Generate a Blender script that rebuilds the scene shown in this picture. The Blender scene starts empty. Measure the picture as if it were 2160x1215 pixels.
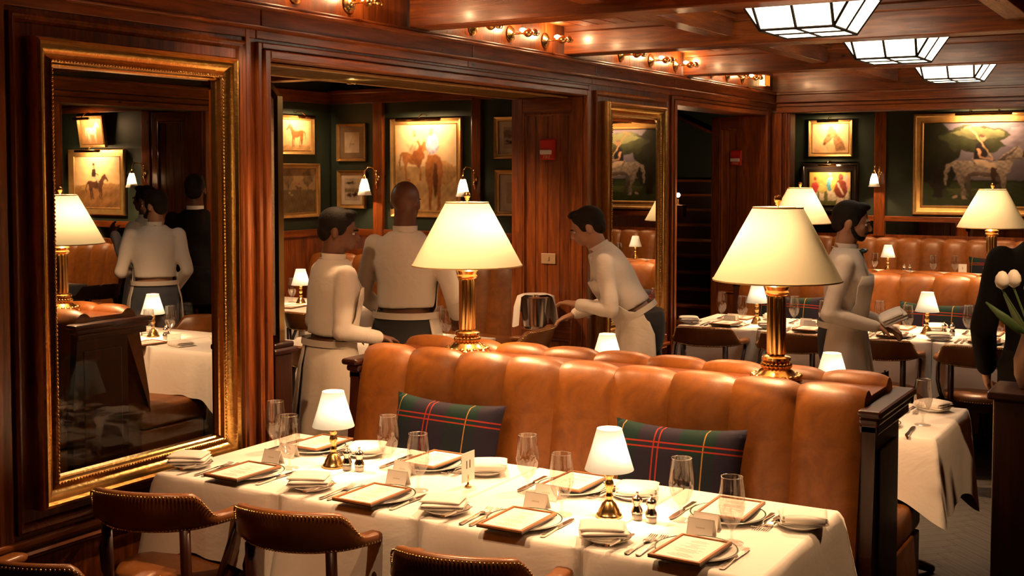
import bpy, bmesh, math, random
import numpy as np
from mathutils import Vector, Matrix
random.seed(11)
sc = bpy.context.scene
COL = sc.collection
R = math.radians
# ------------------------------------------------------------------ camera, world, exposure
cam_d = bpy.data.cameras.new('camera'); cam = bpy.data.objects.new('camera', cam_d); COL.objects.link(cam)
cam.location = (0, 0, 1.9)
cam.rotation_euler = (R(90 - 2.7), 0, R(30.5))
cam_d.sensor_width = 36; cam_d.lens = 36 * 2548 / 2160
cam_d.shift_y = -129 / 2160
cam_d.clip_start = .05; cam_d.clip_end = 100
sc.camera = cam
w = bpy.data.worlds.new('world'); sc.world = w; w.use_nodes = True
w.node_tree.nodes['Background'].inputs[0].default_value = (1, .62, .36, 1)
w.node_tree.nodes['Background'].inputs[1].default_value = .02
sc.view_settings.view_transform = 'Standard'; sc.view_settings.look = 'None'
sc.view_settings.gamma = 1; sc.view_settings.exposure = 0.55; sc.view_settings.use_curve_mapping = False
sc.cycles.max_bounces = 8; sc.cycles.diffuse_bounces = 3; sc.cycles.glossy_bounces = 4
sc.cycles.transmission_bounces = 6; sc.cycles.transparent_max_bounces = 24
sc.cycles.caustics_reflective = False; sc.cycles.caustics_refractive = False
sc.cycles.sample_clamp_indirect = 4
sc.cycles.use_denoising = True
LC = (1, .555, .265)                      # warm bulb colour
P_SMALL, P_BIG, P_SCONCE, P_PIC, P_COVE = 10.0, 44.0, 13.0, 6.0, 3.0
P_SPOT = 180.0

# ------------------------------------------------------------------ mesh helpers
class MB:
    def __init__(s): s.v = []; s.f = []; s.mi = []; s.cur = 0
    def add(s, vs, fs):
        o = len(s.v); s.v += [tuple(p) for p in vs]
        for f in fs: s.f.append(tuple(i + o for i in f)); s.mi.append(s.cur)
        return s
    def box(s, x0, x1, y0, y1, z0, z1, c=0.0):
        if c <= 0:
            v = [(x, y, z) for z in (z0, z1) for y in (y0, y1) for x in (x0, x1)]
            return s.add(v, [(0,2,3,1),(4,5,7,6),(0,1,5,4),(2,6,7,3),(0,4,6,2),(1,3,7,5)])
        bm = bmesh.new(); bmesh.ops.create_cube(bm, size=1)
        bmesh.ops.scale(bm, vec=(x1-x0, y1-y0, z1-z0), verts=bm.verts)
        bmesh.ops.translate(bm, vec=((x0+x1)/2, (y0+y1)/2, (z0+z1)/2), verts=bm.verts)
        bmesh.ops.bevel(bm, geom=bm.edges[:], offset=min(c, .49*min(x1-x0, y1-y0, z1-z0)), segments=2, profile=.5, affect='EDGES')
        return s.bm(bm)
    def bm(s, bm):
        bm.verts.ensure_lookup_table(); bm.verts.index_update()
        s.add([v.co[:] for v in bm.verts], [tuple(v.index for v in f.verts) for f in bm.faces]); bm.free(); return s
    def loft(s, rings, cap=True, close=True):
        n = len(rings[0]); o = len(s.v); vs = [p for r in rings for p in r]; fs = []
        m = n if close else n - 1
        for i in range(len(rings) - 1):
            for j in range(m):
                k = (j + 1) % n
                fs.append((i*n+j, i*n+k, (i+1)*n+k, (i+1)*n+j))
        if cap and close:
            fs.append(tuple(range(n))[::-1]); fs.append(tuple((len(rings)-1)*n+j for j in range(n)))
        return s.add(vs, fs)
    def lathe(s, prof, seg=24, c=(0,0,0), axis='z', cap=False):
        rings = []
        for r, z in prof:
            ring = []
            for j in range(seg):
                a = 2*math.pi*j/seg; p = (r*math.cos(a), r*math.sin(a), z)
                if axis == 'x': p = (p[2], p[0], p[1])
                elif axis == 'y': p = (p[1], p[2], p[0])
                ring.append((p[0]+c[0], p[1]+c[1], p[2]+c[2]))
            rings.append(ring)
        return s.loft(rings, cap=cap)
    def tube(s, pts, rad, seg=10, up=(0,0,1), cap=True):
        pts = [Vector(p) for p in pts]; n = len(pts)
        if not isinstance(rad, (list, tuple)): rad = [rad]*n
        rings = []
        prev = None
        for i, p in enumerate(pts):
            t = (pts[min(i+1, n-1)] - pts[max(i-1, 0)]).normalized()
            if prev is None:
                u = Vector(up)
                if abs(t.dot(u)) > .95: u = Vector((1,0,0))
                a = t.cross(u).normalized()
            else:
                a = (prev - t*prev.dot(t)).normalized()
            prev = a; b = t.cross(a)
            rr = rad[i]
            ra, rb = rr if isinstance(rr, tuple) else (rr, rr)
            rings.append([tuple(p + a*(ra*math.cos(2*math.pi*j/seg)) + b*(rb*math.sin(2*math.pi*j/seg))) for j in range(seg)])
        return s.loft(rings, cap=cap)
    def ball(s, c, r, seg=12, rings=8):
        rx, ry, rz = r if isinstance(r, (tuple, list)) else (r, r, r)
        rs = []
        for i in range(rings+1):
            t = math.pi*(i+.02)/(rings+.04) if 0 < i < rings else math.pi*(.012 if i == 0 else .988)
            rs.append([(c[0]+rx*math.sin(t)*math.cos(2*math.pi*j/seg), c[1]+ry*math.sin(t)*math.sin(2*math.pi*j/seg), c[2]-rz*math.cos(t)) for j in range(seg)])
        return s.loft(rs)
    def poly(s, pts, y0, y1):        # extruded outline in the xz plane
        n = len(pts)
        bm = bmesh.new()
        vs = [bm.verts.new((p[0], y0, p[1])) for p in pts]
        f = bm.faces.new(vs); bmesh.ops.triangulate(bm, faces=[f])
        front = [f for f in bm.faces]
        bm.verts.ensure_lookup_table(); bm.verts.index_update()
        tri = [tuple(v.index for v in f.verts) for f in front]; bm.free()
        v = [(p[0], y0, p[1]) for p in pts] + [(p[0], y1, p[1]) for p in pts]
        fs = tri + [tuple(i+n for i in t[::-1]) for t in tri] + [(i, (i+1) % n, (i+1) % n + n, i+n) for i in range(n)]
        return s.add(v, fs)
    def xf(s, m):
        s.v = [tuple(m @ Vector(p)) for p in s.v]; return s
    def mesh(s, name, mats, smooth=False, angle=None):
        me = bpy.data.meshes.new(name); me.from_pydata(s.v, [], s.f)
        for m in (mats if isinstance(mats, (list, tuple)) else [mats]): me.materials.append(m)
        if any(s.mi): me.polygons.foreach_set('material_index', s.mi)
        bm = bmesh.new(); bm.from_mesh(me); bmesh.ops.recalc_face_normals(bm, faces=bm.faces[:]); bm.to_mesh(me); bm.free()
        if smooth: me.shade_smooth()
        if smooth and angle:
            me.set_sharp_from_angle(angle=R(angle))
        me.update(); return me
    def build(s, name, mats, parent=None, smooth=False, angle=None, loc=None):
        return link(name, s.mesh(name, mats, smooth, angle), parent, loc)

def link(name, me, parent=None, loc=None, rz=0):
    o = bpy.data.objects.new(name, me); COL.objects.link(o)
    if parent is not None: o.parent = parent
    if loc is not None: o.location = loc
    if rz: o.rotation_euler.z = rz
    return o
def empty(name, loc=(0,0,0), rz=0, parent=None):
    o = bpy.data.objects.new(name, None); COL.objects.link(o); o.empty_display_size = .1
    o.location = loc; o.rotation_euler.z = rz
    if parent is not None: o.parent = parent
    return o
def tag(o, label=None, cat=None, group=None, kind=None):
    if label: o['label'] = label
    if cat: o['category'] = cat
    if group: o['group'] = group
    if kind: o['kind'] = kind
    return o
def copy_tree(o, parent=None):
    c = o.copy(); COL.objects.link(c)
    if parent is not None: c.parent = parent
    for ch in list(KIDS.get(o.name, ())) : KIDS.setdefault(c.name, []).append(copy_tree(ch, c))
    return c
KIDS = {}
def proto(root):                     # remember a finished thing so that it can be copied
    def walk(o):
        KIDS[o.name] = [c for c in bpy.data.objects if c.parent == o]
        for c in KIDS[o.name]: walk(c)
    walk(root); root['_free'] = 1; return root
def put(p, loc, rz=0, label=None, group=None, cat=None):
    if p.get('_free'):
        o = p; del p['_free']
    else:
        o = copy_tree(p)
        if '_free' in o: del o['_free']
    o.location = loc; o.rotation_euler.z = rz
    tag(o, label, cat, group); return o
def point_light(name, loc, power, parent=None, radius=.02, color=LC):
    d = bpy.data.lights.new(name, 'POINT'); d.energy = power; d.color = color; d.shadow_soft_size = radius
    o = bpy.data.objects.new(name, d); COL.objects.link(o); o.location = loc
    if parent is not None: o.parent = parent
    return o
def frame_mb(w, h, prof):            # mitred frame in the xz plane facing -y, centred on the origin; prof = (inset, proud) pairs
    rings = []
    for d, n in prof:
        a, b = w/2 - d, h/2 - d
        rings.append([(-a, -n, -b), (a, -n, -b), (a, -n, b), (-a, -n, b)])
    m = MB(); m.loft(rings, cap=False); return m
def smoothstep(a, b, x):
    t = max(0, min(1, (x-a)/(b-a))); return t*t*(3-2*t)

# ------------------------------------------------------------------ materials
def newmat(name):
    m = bpy.data.materials.new(name); m.use_nodes = True
    nt = m.node_tree; return m, nt, nt.nodes['Principled BSDF']
def setp(b, **k):
    names = dict(rough='Roughness', metal='Metallic', spec='Specular IOR Level', coat='Coat Weight', coatr='Coat Roughness', trans='Transmission Weight', ior='IOR', sheen='Sheen Weight', sss='Subsurface Weight', estr='Emission Strength')
    for a, v in k.items(): b.inputs[names[a]].default_value = v
def ramp(nt, fac, stops):
    r = nt.nodes.new('ShaderNodeValToRGB'); el = r.color_ramp.elements
    while len(el) < len(stops): el.new(.5)
    for e, (p, c) in zip(el, stops): e.position = p; e.color = (*c, 1) if len(c) == 3 else c
    nt.links.new(fac, r.inputs[0]); return r.outputs[0]
def noise(nt, scale=(1,1,1), sc_=4, detail=4, rough=.5, dist=0, coord='Object'):
    tc = nt.nodes.new('ShaderNodeTexCoord'); mp = nt.nodes.new('ShaderNodeMapping'); mp.inputs['Scale'].default_value = scale
    n = nt.nodes.new('ShaderNodeTexNoise'); n.inputs['Scale'].default_value = sc_; n.inputs['Detail'].default_value = detail
    n.inputs['Roughness'].default_value = rough; n.inputs['Distortion'].default_value = dist
    nt.links.new(tc.outputs[coord], mp.inputs[0]); nt.links.new(mp.outputs[0], n.inputs[0]); return n.outputs[0]
def bump(nt, b, h, s=.2, d=.01):
    n = nt.nodes.new('ShaderNodeBump'); n.inputs['Strength'].default_value = s; n.inputs['Distance'].default_value = d
    nt.links.new(h, n.inputs['Height']); nt.links.new(n.outputs[0], b.inputs['Normal'])
def mixc(nt, fac, a, b, mode='MIX'):
    m = nt.nodes.new('ShaderNodeMix'); m.data_type = 'RGBA'; m.blend_type = mode
    for sock, v in ((m.inputs[0], fac), (m.inputs[6], a), (m.inputs[7], b)):
        if hasattr(v, 'links') or hasattr(v, 'is_linked'): nt.links.new(v, sock)
        elif isinstance(v, (int, float)): sock.default_value = v
        else: sock.default_value = (*v, 1)
    return m.outputs[2]
def math_(nt, op, a, b=None):
    n = nt.nodes.new('ShaderNodeMath'); n.operation = op
    for i, v in enumerate((a, b)):
        if v is None: continue
        if isinstance(v, (int, float)): n.inputs[i].default_value = v
        else: nt.links.new(v, n.inputs[i])
    return n.outputs[0]
def plain(name, c, rough=.5, metal=0, var=None, vs=6, bmp=0, bs=40, **k):
    m, nt, b = newmat(name); b.inputs['Base Color'].default_value = (*c, 1); setp(b, rough=rough, metal=metal, **k)
    if var: nt.links.new(ramp(nt, noise(nt, sc_=vs, detail=5), [(.3, c), (.75, var)]), b.inputs['Base Color'])
    if bmp: bump(nt, b, noise(nt, sc_=bs, detail=4), bmp, .004)
    return m
def wood(name, axis, dark, light, rough=.27, knots=True, coat=.25, bm=.12, rv=1.0):
    m, nt, b = newmat(name)
    st = {'x': (.7, 9, 9), 'y': (9, .7, 9), 'z': (9, 9, .7)}[axis]
    g = noise(nt, st, 5, 7, .6, .7)
    big = noise(nt, tuple(.35*q for q in st), 2.2, 3, .5, .4)
    c = ramp(nt, g, [(.28, dark), (.52, tuple((p*.55+q*.45) for p, q in zip(dark, light))), (.72, light)])
    c = mixc(nt, 1.0, c, ramp(nt, big, [(.3, (.55, .5, .5)), (.7, (1.15, 1.1, 1.05))]), 'MULTIPLY')
    oi = nt.nodes.new('ShaderNodeObjectInfo')
    c = mixc(nt, 1.0, c, ramp(nt, oi.outputs['Random'], [(0, (.78, .76, .74)), (1, (1.18, 1.16, 1.12))]), 'MULTIPLY')
    if knots:
        tc = nt.nodes.new('ShaderNodeTexCoord'); mp = nt.nodes.new('ShaderNodeMapping')
        mp.inputs['Scale'].default_value = {'x': (2.2, 4.5, 4.5), 'y': (4.5, 2.2, 4.5), 'z': (4.5, 4.5, 2.2)}[axis]
        v = nt.nodes.new('ShaderNodeTexVoronoi'); v.inputs['Scale'].default_value = 1.6
        nt.links.new(tc.outputs['Object'], mp.inputs[0]); nt.links.new(mp.outputs[0], v.inputs[0])
        k = ramp(nt, v.outputs['Distance'], [(.035, (.12, .09, .08)), (.085, (1, 1, 1))])
        c = mixc(nt, 1.0, c, k, 'MULTIPLY')
    nt.links.new(c, b.inputs['Base Color'])
    nt.links.new(ramp(nt, g, [(.2, (rough+.14*rv,)*3), (.8, (rough-.05*rv,)*3)]), b.inputs['Roughness'])
    setp(b, coat=coat, coatr=.16)
    bump(nt, b, g, bm, .004); return m
WD, WL = (.092, .020, .0042), (.41, .122, .023)
M = {}
for ax in 'xyz':
    M['wood_'+ax] = wood('pine_'+ax, ax, WD, WL)
    M['dwood_'+ax] = wood('mahogany_'+ax, ax, (.022, .0045, .0016), (.060, .013, .0045), .34, False, .08, .03, .2)
M['herring'] = wood('floor_oak', 'y', (.012, .0055, .0025), (.030, .014, .0065), .5, False, .0)
M['green'] = plain('green_paint', (.020, .034, .021), .55, var=(.028, .046, .028), vs=2)
M['leather'] = None
def leather(name, c1, c2, rough=.36):
    m, nt, b = newmat(name)
    n1 = noise(nt, sc_=6, detail=8, rough=.7, dist=.5); n2 = noise(nt, sc_=170, detail=3)
    c = ramp(nt, n1, [(.3, c1), (.7, c2)])
    oi = nt.nodes.new('ShaderNodeObjectInfo')
    c = mixc(nt, 1.0, c, ramp(nt, oi.outputs['Random'], [(0, (.86, .86, .86)), (1, (1.1, 1.08, 1.05))]), 'MULTIPLY')
    nt.links.new(c, b.inputs['Base Color'])
    nt.links.new(ramp(nt, n1, [(.3, (rough+.08,)*3), (.7, (rough-.06,)*3)]), b.inputs['Roughness'])
    bump(nt, b, n2, .18, .0015); return m
M['leather'] = leather('tan_leather', (.13, .038, .005), (.30, .106, .0165), .40)
M['leather_dk'] = leather('brown_leather', (.15, .050, .012), (.28, .105, .028), .30)
M['brass'] = plain('polished_brass', (.95, .64, .25), .20, 1.0)
M['gilt'] = plain('gilt', (.80, .50, .17), .22, 1.0, var=(.62, .36, .10), vs=30, bmp=.25, bs=60)
M['gilt_matte'] = plain('gilt_matte', (.66, .42, .15), .38, .75, var=(.50, .30, .10), vs=14)
M['silver'] = plain('silver', (.82, .78, .72), .16, 1.0)
M['steel'] = plain('steel', (.7, .67, .62), .2, 1.0)
M['iron'] = plain('dark_came', (.03, .022, .016), .5, .6)
def cloth_mat(name, c, bmp=.25):
    m, nt, b = newmat(name); b.inputs['Base Color'].default_value = (*c, 1); setp(b, rough=.85, sheen=.15, spec=.2)
    n = noise(nt, sc_=3.2, detail=5, rough=.55, dist=.6); bump(nt, b, n, bmp, .03); return m
M['cloth'] = cloth_mat('white_linen', (.86, .82, .76), .35)
M['napkin'] = cloth_mat('napkin_linen', (.86, .81, .74), .2)
M['shirt'] = cloth_mat('shirt_cotton', (.80, .73, .64), .6)
M['apron'] = cloth_mat('apron_cotton', (.76, .68, .57), .5)
M['trouser'] = cloth_mat('charcoal_wool', (.030, .030, .033), .4)
M['trouser_bl'] = cloth_mat('slate_wool', (.085, .10, .125), .4)
M['suit'] = plain('black_suit', (.0045, .004, .004), .9, spec=.08)
M['porcelain'] = plain('porcelain', (.85, .82, .77), .16)
M['rimgreen'] = plain('green_rim', (.012, .05, .035), .2)
M['paper'] = plain('paper', (.90, .86, .79), .7)
M['ink'] = plain('ink', (.62, .57, .49), .7)
M['ink_dk'] = plain('dark_ink', (.03, .02, .015), .6)
M['tanwood'] = wood('tan_board', 'y', (.30, .12, .035), (.52, .24, .08), .4, False, .1)
M['blackedge'] = plain('black_edge', (.012, .009, .007), .45)
M['red'] = plain('red_plastic', (.50, .022, .010), .3)
M['cream'] = plain('cream_plastic', (.45, .30, .17), .4)
M['white_em'] = None
def emit(name, c, s):
    m, nt, b = newmat(name); b.inputs['Base Color'].default_value = (.02, .02, .02, 1)
    b.inputs['Emission Color'].default_value = (*c, 1); setp(b, estr=s, rough=.4); return m
M['lantern_glass'] = emit('lit_opal_glass', (1, .80, .55), 4.5)
M['bulb'] = emit('lit_bulb', (1, .72, .38), 22)
M['candle'] = emit('lit_small_bulb', (1, .72, .38), 30)
def shade_mat(name, c, tc):
    m = bpy.data.materials.new(name); m.use_nodes = True; nt = m.node_tree; nt.nodes.clear()
    out = nt.nodes.new('ShaderNodeOutputMaterial'); d = nt.nodes.new('ShaderNodeBsdfDiffuse'); t = nt.nodes.new('ShaderNodeBsdfTranslucent'); mx = nt.nodes.new('ShaderNodeMixShader')
    d.inputs[0].default_value = (*c, 1); t.inputs[0].default_value = (*tc, 1); mx.inputs[0].default_value = .5
    nt.links.new(d.outputs[0], mx.inputs[1]); nt.links.new(t.outputs[0], mx.inputs[2]); nt.links.new(mx.outputs[0], out.inputs[0]); return m
M['shade_small'] = shade_mat('white_silk_shade', (.86, .78, .66), (.054, .078, .10))
M['shade_big'] = shade_mat('parchment_shade', (.84, .72, .50), (.090, .098, .078))
M['shade_opal'] = shade_mat('opal_glass_shade', (.92, .86, .78), (.5, .55, .55))
M['trim_shade'] = plain('shade_binding', (.55, .40, .20), .7)
def glass_mat(name, tint=(1, 1, 1), base=.06, rough=.02, edge=.55):
    m = bpy.data.materials.new(name); m.use_nodes = True; nt = m.node_tree; nt.nodes.clear()
    out = nt.nodes.new('ShaderNodeOutputMaterial'); t = nt.nodes.new('ShaderNodeBsdfTransparent'); g = nt.nodes.new('ShaderNodeBsdfGlossy'); mx = nt.nodes.new('ShaderNodeMixShader')
    lw = nt.nodes.new('ShaderNodeLayerWeight'); lw.inputs[0].default_value = .25
    f = ramp(nt, lw.outputs['Facing'], [(.0, (base,)*3), (.55, (base*1.8,)*3), (.85, (edge*.5,)*3), (1, (edge,)*3)])
    t.inputs[0].default_value = (*tint, 1); g.inputs['Roughness'].default_value = rough
    nt.links.new(f, mx.inputs[0]); nt.links.new(t.outputs[0], mx.inputs[1]); nt.links.new(g.outputs[0], mx.inputs[2]); nt.links.new(mx.outputs[0], out.inputs[0]); return m
M['glass'] = glass_mat('clear_glass', (.97, .96, .95), .12, .03, 1.0)
M['pane'] = glass_mat('plate_glass', (.97, .97, .96), .025, .0, .3)
M['mirror'] = plain('silvered_mirror', (.88, .86, .82), .01, 1.0)
def frosted():
    m = shade_mat('pebbled_glass', (.75, .66, .52), (.85, .75, .60)); nt = m.node_tree
    n = nt.nodes.new('ShaderNodeBump'); n.inputs['Strength'].default_value = .9; n.inputs['Distance'].default_value = .01
    nt.links.new(noise(nt, sc_=70, detail=2), n.inputs['Height'])
    for q in nt.nodes:
        if q.type in ('BSDF_DIFFUSE', 'BSDF_TRANSLUCENT'): nt.links.new(n.outputs[0], q.inputs['Normal'])
    return m
M['frost'] = frosted()
M['skin_d'] = plain('dark_skin', (.13, .050, .026), .45, var=(.16, .064, .034), vs=9)
M['skin_m'] = plain('warm_skin', (.40, .20, .115), .45, var=(.45, .235, .14), vs=9)
M['hair'] = plain('dark_hair', (.010, .007, .005), .7, bmp=.6, bs=110, spec=.2)
M['eye'] = plain('eye_white', (.6, .56, .5), .2)
M['teal'] = plain('teal_silk', (.008, .035, .035), .3)
M['shoe'] = plain('black_shoe', (.012, .010, .009), .25)
M['pewter'] = plain('pewter', (.62, .58, .52), .25, 1.0)
M['leaf'] = plain('tulip_leaf', (.05, .10, .03), .5)
M['petal'] = plain('tulip_petal', (.80, .76, .66), .5)
M['clay'] = plain('clay_vase', (.16, .085, .045), .5)
M['black'] = plain('near_black_paint', (.006, .006, .006), .6)
def tartan():
    m, nt, b = newmat('tartan_wool'); tc = nt.nodes.new('ShaderNodeTexCoord'); sp = nt.nodes.new('ShaderNodeSeparateXYZ')
    nt.links.new(tc.outputs['Object'], sp.inputs[0]); X, Z = sp.outputs[0], sp.outputs[2]
    def band(co, c0, hw):
        return math_(nt, 'LESS_THAN', math_(nt, 'ABSOLUTE', math_(nt, 'SUBTRACT', co, c0)), hw)
    c = (.007, .024, .020)
    navy = math_(nt, 'MULTIPLY', math_(nt, 'ADD', band(X, -.06, .085), band(X, .22, .05)), .85)
    c = mixc(nt, navy, c, (.020, .014, .030))
    c = mixc(nt, math_(nt, 'MULTIPLY', band(Z, .02, .07), .6), c, (.014, .012, .026))
    c = mixc(nt, math_(nt, 'MULTIPLY', band(Z, -.13, .05), .5), c, (.006, .034, .026))
    for co, cc, col in ((X, -.075, 'r'), (X, -.055, 'r'), (X, .125, 'y'), (X, -.225, 'y'), (Z, .125, 'r'), (Z, .105, 'r'), (Z, -.155, 'y')):
        c = mixc(nt, math_(nt, 'MULTIPLY', band(co, cc, (.0030 if col == 'r' else .0024)), .85), c, (.30, .030, .012) if col == 'r' else (.36, .20, .05))
    nt.links.new(c, b.inputs['Base Color']); setp(b, rough=.9, spec=.15); bump(nt, b, noise(nt, sc_=300, detail=2), .25, .002); return m
M['tartan'] = tartan()
M['ebony'] = plain('ebonised_wood', (.012, .009, .008), .18)

def paint_mat():
    m, nt, b = newmat('oil_paint'); at = nt.nodes.new('ShaderNodeVertexColor'); at.layer_name = 'Col'
    nt.links.new(at.outputs[0], b.inputs['Base Color']); setp(b, rough=.45, spec=.35); bump(nt, b, noise(nt, sc_=120, detail=3), .15, .002); return m
M['oil'] = paint_mat()
# ------------------------------------------------------------------ the setting
WX, ZC = -3.6, 2.8
def struct(name, mb, mat, label, cat='wall', **k):
    return tag(mb.build(name, mat, None, **k), label, cat, kind='structure')
def bd(parent, name, x0, x1, y0, y1, z0, z1, mat, c=.004):
    return MB().box(x0, x1, y0, y1, z0, z1, c).build(name, mat, parent, smooth=False)
floor = struct('floor', MB().box(-12.7, 2.7, -1.7, 15.1, -.1, 0), M['herring'], 'dark oak floor of the dining room', 'floor')
# herringbone blocks of the aisle, each a part of the floor
pl = MB().box(.001, .089, .001, .449, -.002, .005, .0).mesh('floor_plank', M['herring'])
L_, W_ = .45, .09
cs, sn = math.cos(R(45)), math.sin(R(45)); spots = []
for a in range(-60, 90):
    for b_ in range(-12, 16):
        for k in (0, 1):
            x, y = a*W_ + b_*L_, a*W_ - b_*L_
            x, y = (x + L_, y + W_ - L_) if k else (x, y + W_)
            px, py = -.8 + x*cs - y*sn, 5 + x*sn + y*cs
            if -1.9 < px < .1 and 3.2 < py < 9: spots.append((abs(px+.72)*2.2 + abs(py-5.6), px, py, k))
for _, px, py, k in sorted(spots)[:296]: link('floor_plank', pl, floor, (px, py, 0), R(45) if k else R(-45))
ceil = struct('ceiling', MB().box(-3.9, 2.7, -1.7, 15.1, ZC, ZC+.1), M['wood_x'], 'varnished pine ceiling between the beams', 'ceiling')
for by0 in (5.24, 6.9, 8.84):
    by1 = {5.24: 6.7, 6.9: 8.62, 8.84: 10.78}[by0]
    for k in range(9):
        bd(ceil, 'ceiling_board', -3.55+k*.118, -3.55+k*.118+.112, by0, by1, ZC-.012, ZC+.002, M['wood_y'], .004)
# main beams along x and short beams along y, each a part of the ceiling
for y1 in (3.5, 5.22, 6.885, 8.82):
    bd(ceil, 'ceiling_beam', -3.58, 2.6, y1-.17, y1, 2.62, ZC, M['wood_x'], .006)
    for yy in ((y1-.20, y1-.168), (y1-.002, y1+.03)):
        bd(ceil, 'beam_moulding', -3.56, 2.6, yy[0], yy[1], 2.755, ZC, M['wood_x'], .008)
for xx in (-2.52, -.92, .8):
    for y0, y1 in ((3.53, 5.02), (5.25, 6.68), (6.92, 8.62), (8.85, 10.78)):
        bd(ceil, 'cross_beam', xx-.06, xx+.06, y0, y1, 2.665, ZC-.001, M['wood_y'], .006)
        bd(ceil, 'beam_moulding', xx-.085, xx+.085, y0, y1, 2.765, ZC-.002, M['wood_y'], .008)

# left wall (x = WX) with framed glass, wide opening, mirror pier and stair doorway
c = MB()
for x0, y0, y1, z0, z1 in ((-3.85, -1.6, 2.875, 0, ZC), (-3.64, 2.875, 3.69, 0, .79), (-3.64, 2.875, 3.69, 2.275, ZC), (-4.14, 4.0, 7.06, 2.38, ZC),
                       (-4.14, 7.06, 8.52, 0, ZC), (-3.85, 8.52, 10.6, 2.39, ZC), (-3.85, 10.6, 10.98, 0, ZC)):
    c.box(x0, WX, y0, y1, z0, z1)
wedge = [(WX, 3.69), (WX, 4.0), (-3.87, 4.0), (-3.63, 3.69)]
c.loft([[(p[0], p[1], z) for p in wedge] for z in (0, ZC)])
wl = struct('wall_left', c, M['wood_z'], 'dark pine panelled wall with wide opening, tall pane and mirror pier')
def yring(y0, y1, z0, z1, prof, mat, parent, name='panel_moulding', x=WX):
    m = frame_mb(y1-y0, z1-z0, prof)
    m.xf(Matrix.Translation((x, (y0+y1)/2, (z0+z1)/2)) @ Matrix.Rotation(R(90), 4, 'Z'))
    return m.build(name, mat, parent)
RP = [(0, 0), (0, .020), (.010, .026), (.018, .018), (.024, .018), (.032, .008), (.036, 0)]
yring(2.70, 3.86, .625, 2.445, RP, M['wood_z'], wl)
yring(2.70, 3.86, .22, .56, RP, M['wood_y'], wl)
yring(1.2, 2.62, .625, 2.445, RP, M['wood_z'], wl)
yring(1.2, 2.62, .22, .56, RP, M['wood_y'], wl)
yring(7.17, 8.37, .655, 2.425, RP, M['wood_z'], wl)
yring(7.17, 8.37, .22, .58, RP, M['wood_y'], wl)
for y0, y1 in ((-1.6, 3.92), (7.1, 8.44)):
    bd(wl, 'baseboard', WX, WX+.025, y0, y1, 0, .16, M['wood_y'])
    bd(wl, 'chair_rail', WX, WX+.022, y0, y1, .575, .605, M['wood_y'], .008)
bd(wl, 'stile', WX, WX+.012, 3.865, 3.892, .16, 2.5, M['wood_z'])
bd(wl, 'stile', WX, WX+.012, 2.63, 2.69, .16, 2.5, M['wood_z'])
# casings: wide opening and doorway (two steps each)
def casing(y0, y1, zt):
    for a, b, t in ((.070, .040, .022), (.038, 0, .034)):
        bd(wl, 'casing', WX, WX+t, y0-a, y0-b, 0, zt+a, M['wood_z'], .006)
        bd(wl, 'casing', WX, WX+t, y1+b, y1+a, 0, zt+a, M['wood_z'], .006)
        bd(wl, 'casing', WX, WX+t-.001, y0-b, y1+b, zt+b, zt+a, M['wood_y'], .006)
casing(4.0, 7.02, 2.38); casing(8.52, 10.6, 2.39)
for y0, y1 in ((-1.6, 3.93), (3.935, 5.62), (5.625, 7.13), (7.135, 8.44), (8.445, 10.8)):
    bd(wl, 'frieze_board', WX, WX+.010, y0, y1, 2.463, 2.505, M['wood_y'], .003)
    bd(wl, 'cornice_board', WX, WX+.040, y0, y1, 2.512, 2.586, M['wood_y'], .004)
bd(wl, 'cornice_moulding', WX, WX+.05, -1.6, 10.8, 2.500, 2.514, M['wood_y'], .005)
bd(wl, 'cornice_moulding', WX, WX+.062, -1.6, 10.8, 2.582, 2.600, M['wood_y'], .006)
bd(wl, 'cornice_moulding', WX, WX+.050, -1.6, 10.8, 2.600, 2.616, M['wood_y'], .005)
# jamb panels facing the camera (wide opening and stair doorway)
def jamb(y, x0, x1, zt, parent, mat='wood_z', yb=.24):
    bd(parent, 'jamb_core', x0, x1-.001, y+.03, y+yb, 0, zt, M[mat], 0)
    s = .085
    for a, b in ((x0, x0+s), (x1-s, x1-.002)):
        bd(parent, 'stile', a, b, y+.002, y+.03, 0, zt, M[mat], .005)
    for z0, z1 in ((zt-.10, zt), (0, .2), (.78, .90)):
        bd(parent, 'rail', x0+s, x1-s, y+.003, y+.03, z0, z1, M['wood_x'], .005)
    n = 4; ww = (x1-x0-2*s)/n
    for z0, z1 in ((.9, zt-.10), (.2, .78)):
        for k in range(n):
            bd(parent, 'board', x0+s+k*ww+.001, x0+s+(k+1)*ww-.001, y+.020, y+.036, z0, z1, M[mat], .004)
        m = frame_mb(x1-x0-2*s, z1-z0, [(0, 0), (0, .016), (.012, .020), (.020, .006), (.024, .0)])
        m.xf(Matrix.Translation(((x0+x1)/2, y+.021, (z0+z1)/2))); m.build('panel_moulding', M[mat], parent)
jamb(7.02, -4.14, -3.602, 2.378, wl, yb=.039)
jamb(10.6, -4.10, -3.602, 2.385, wl)
# ventilation grille in the soffit of the wide opening
vg = empty('vent_grille', (-3.87, 5.5, 2.38)); tag(vg, 'long slotted vent grille under the head of the wide opening', 'vent')
MB().box(-.19, .19, -1.48, 1.44, -.006, -.001).build('backing', M['black'], vg)
for xx in (-.205, .17): MB().box(xx, xx+.035, -1.48, 1.44, -.016, -.004, .002).build('grille_rail', M['gilt_matte'], vg)
slat = MB().box(-.17, .17, -.003, .003, -.0085, -.0062).mesh('slat', M['gilt_matte'])
for k in range(48):
    for q in (0, .019): link('slat', slat, vg, (0, -1.46+k*.060+q, 0))

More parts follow.
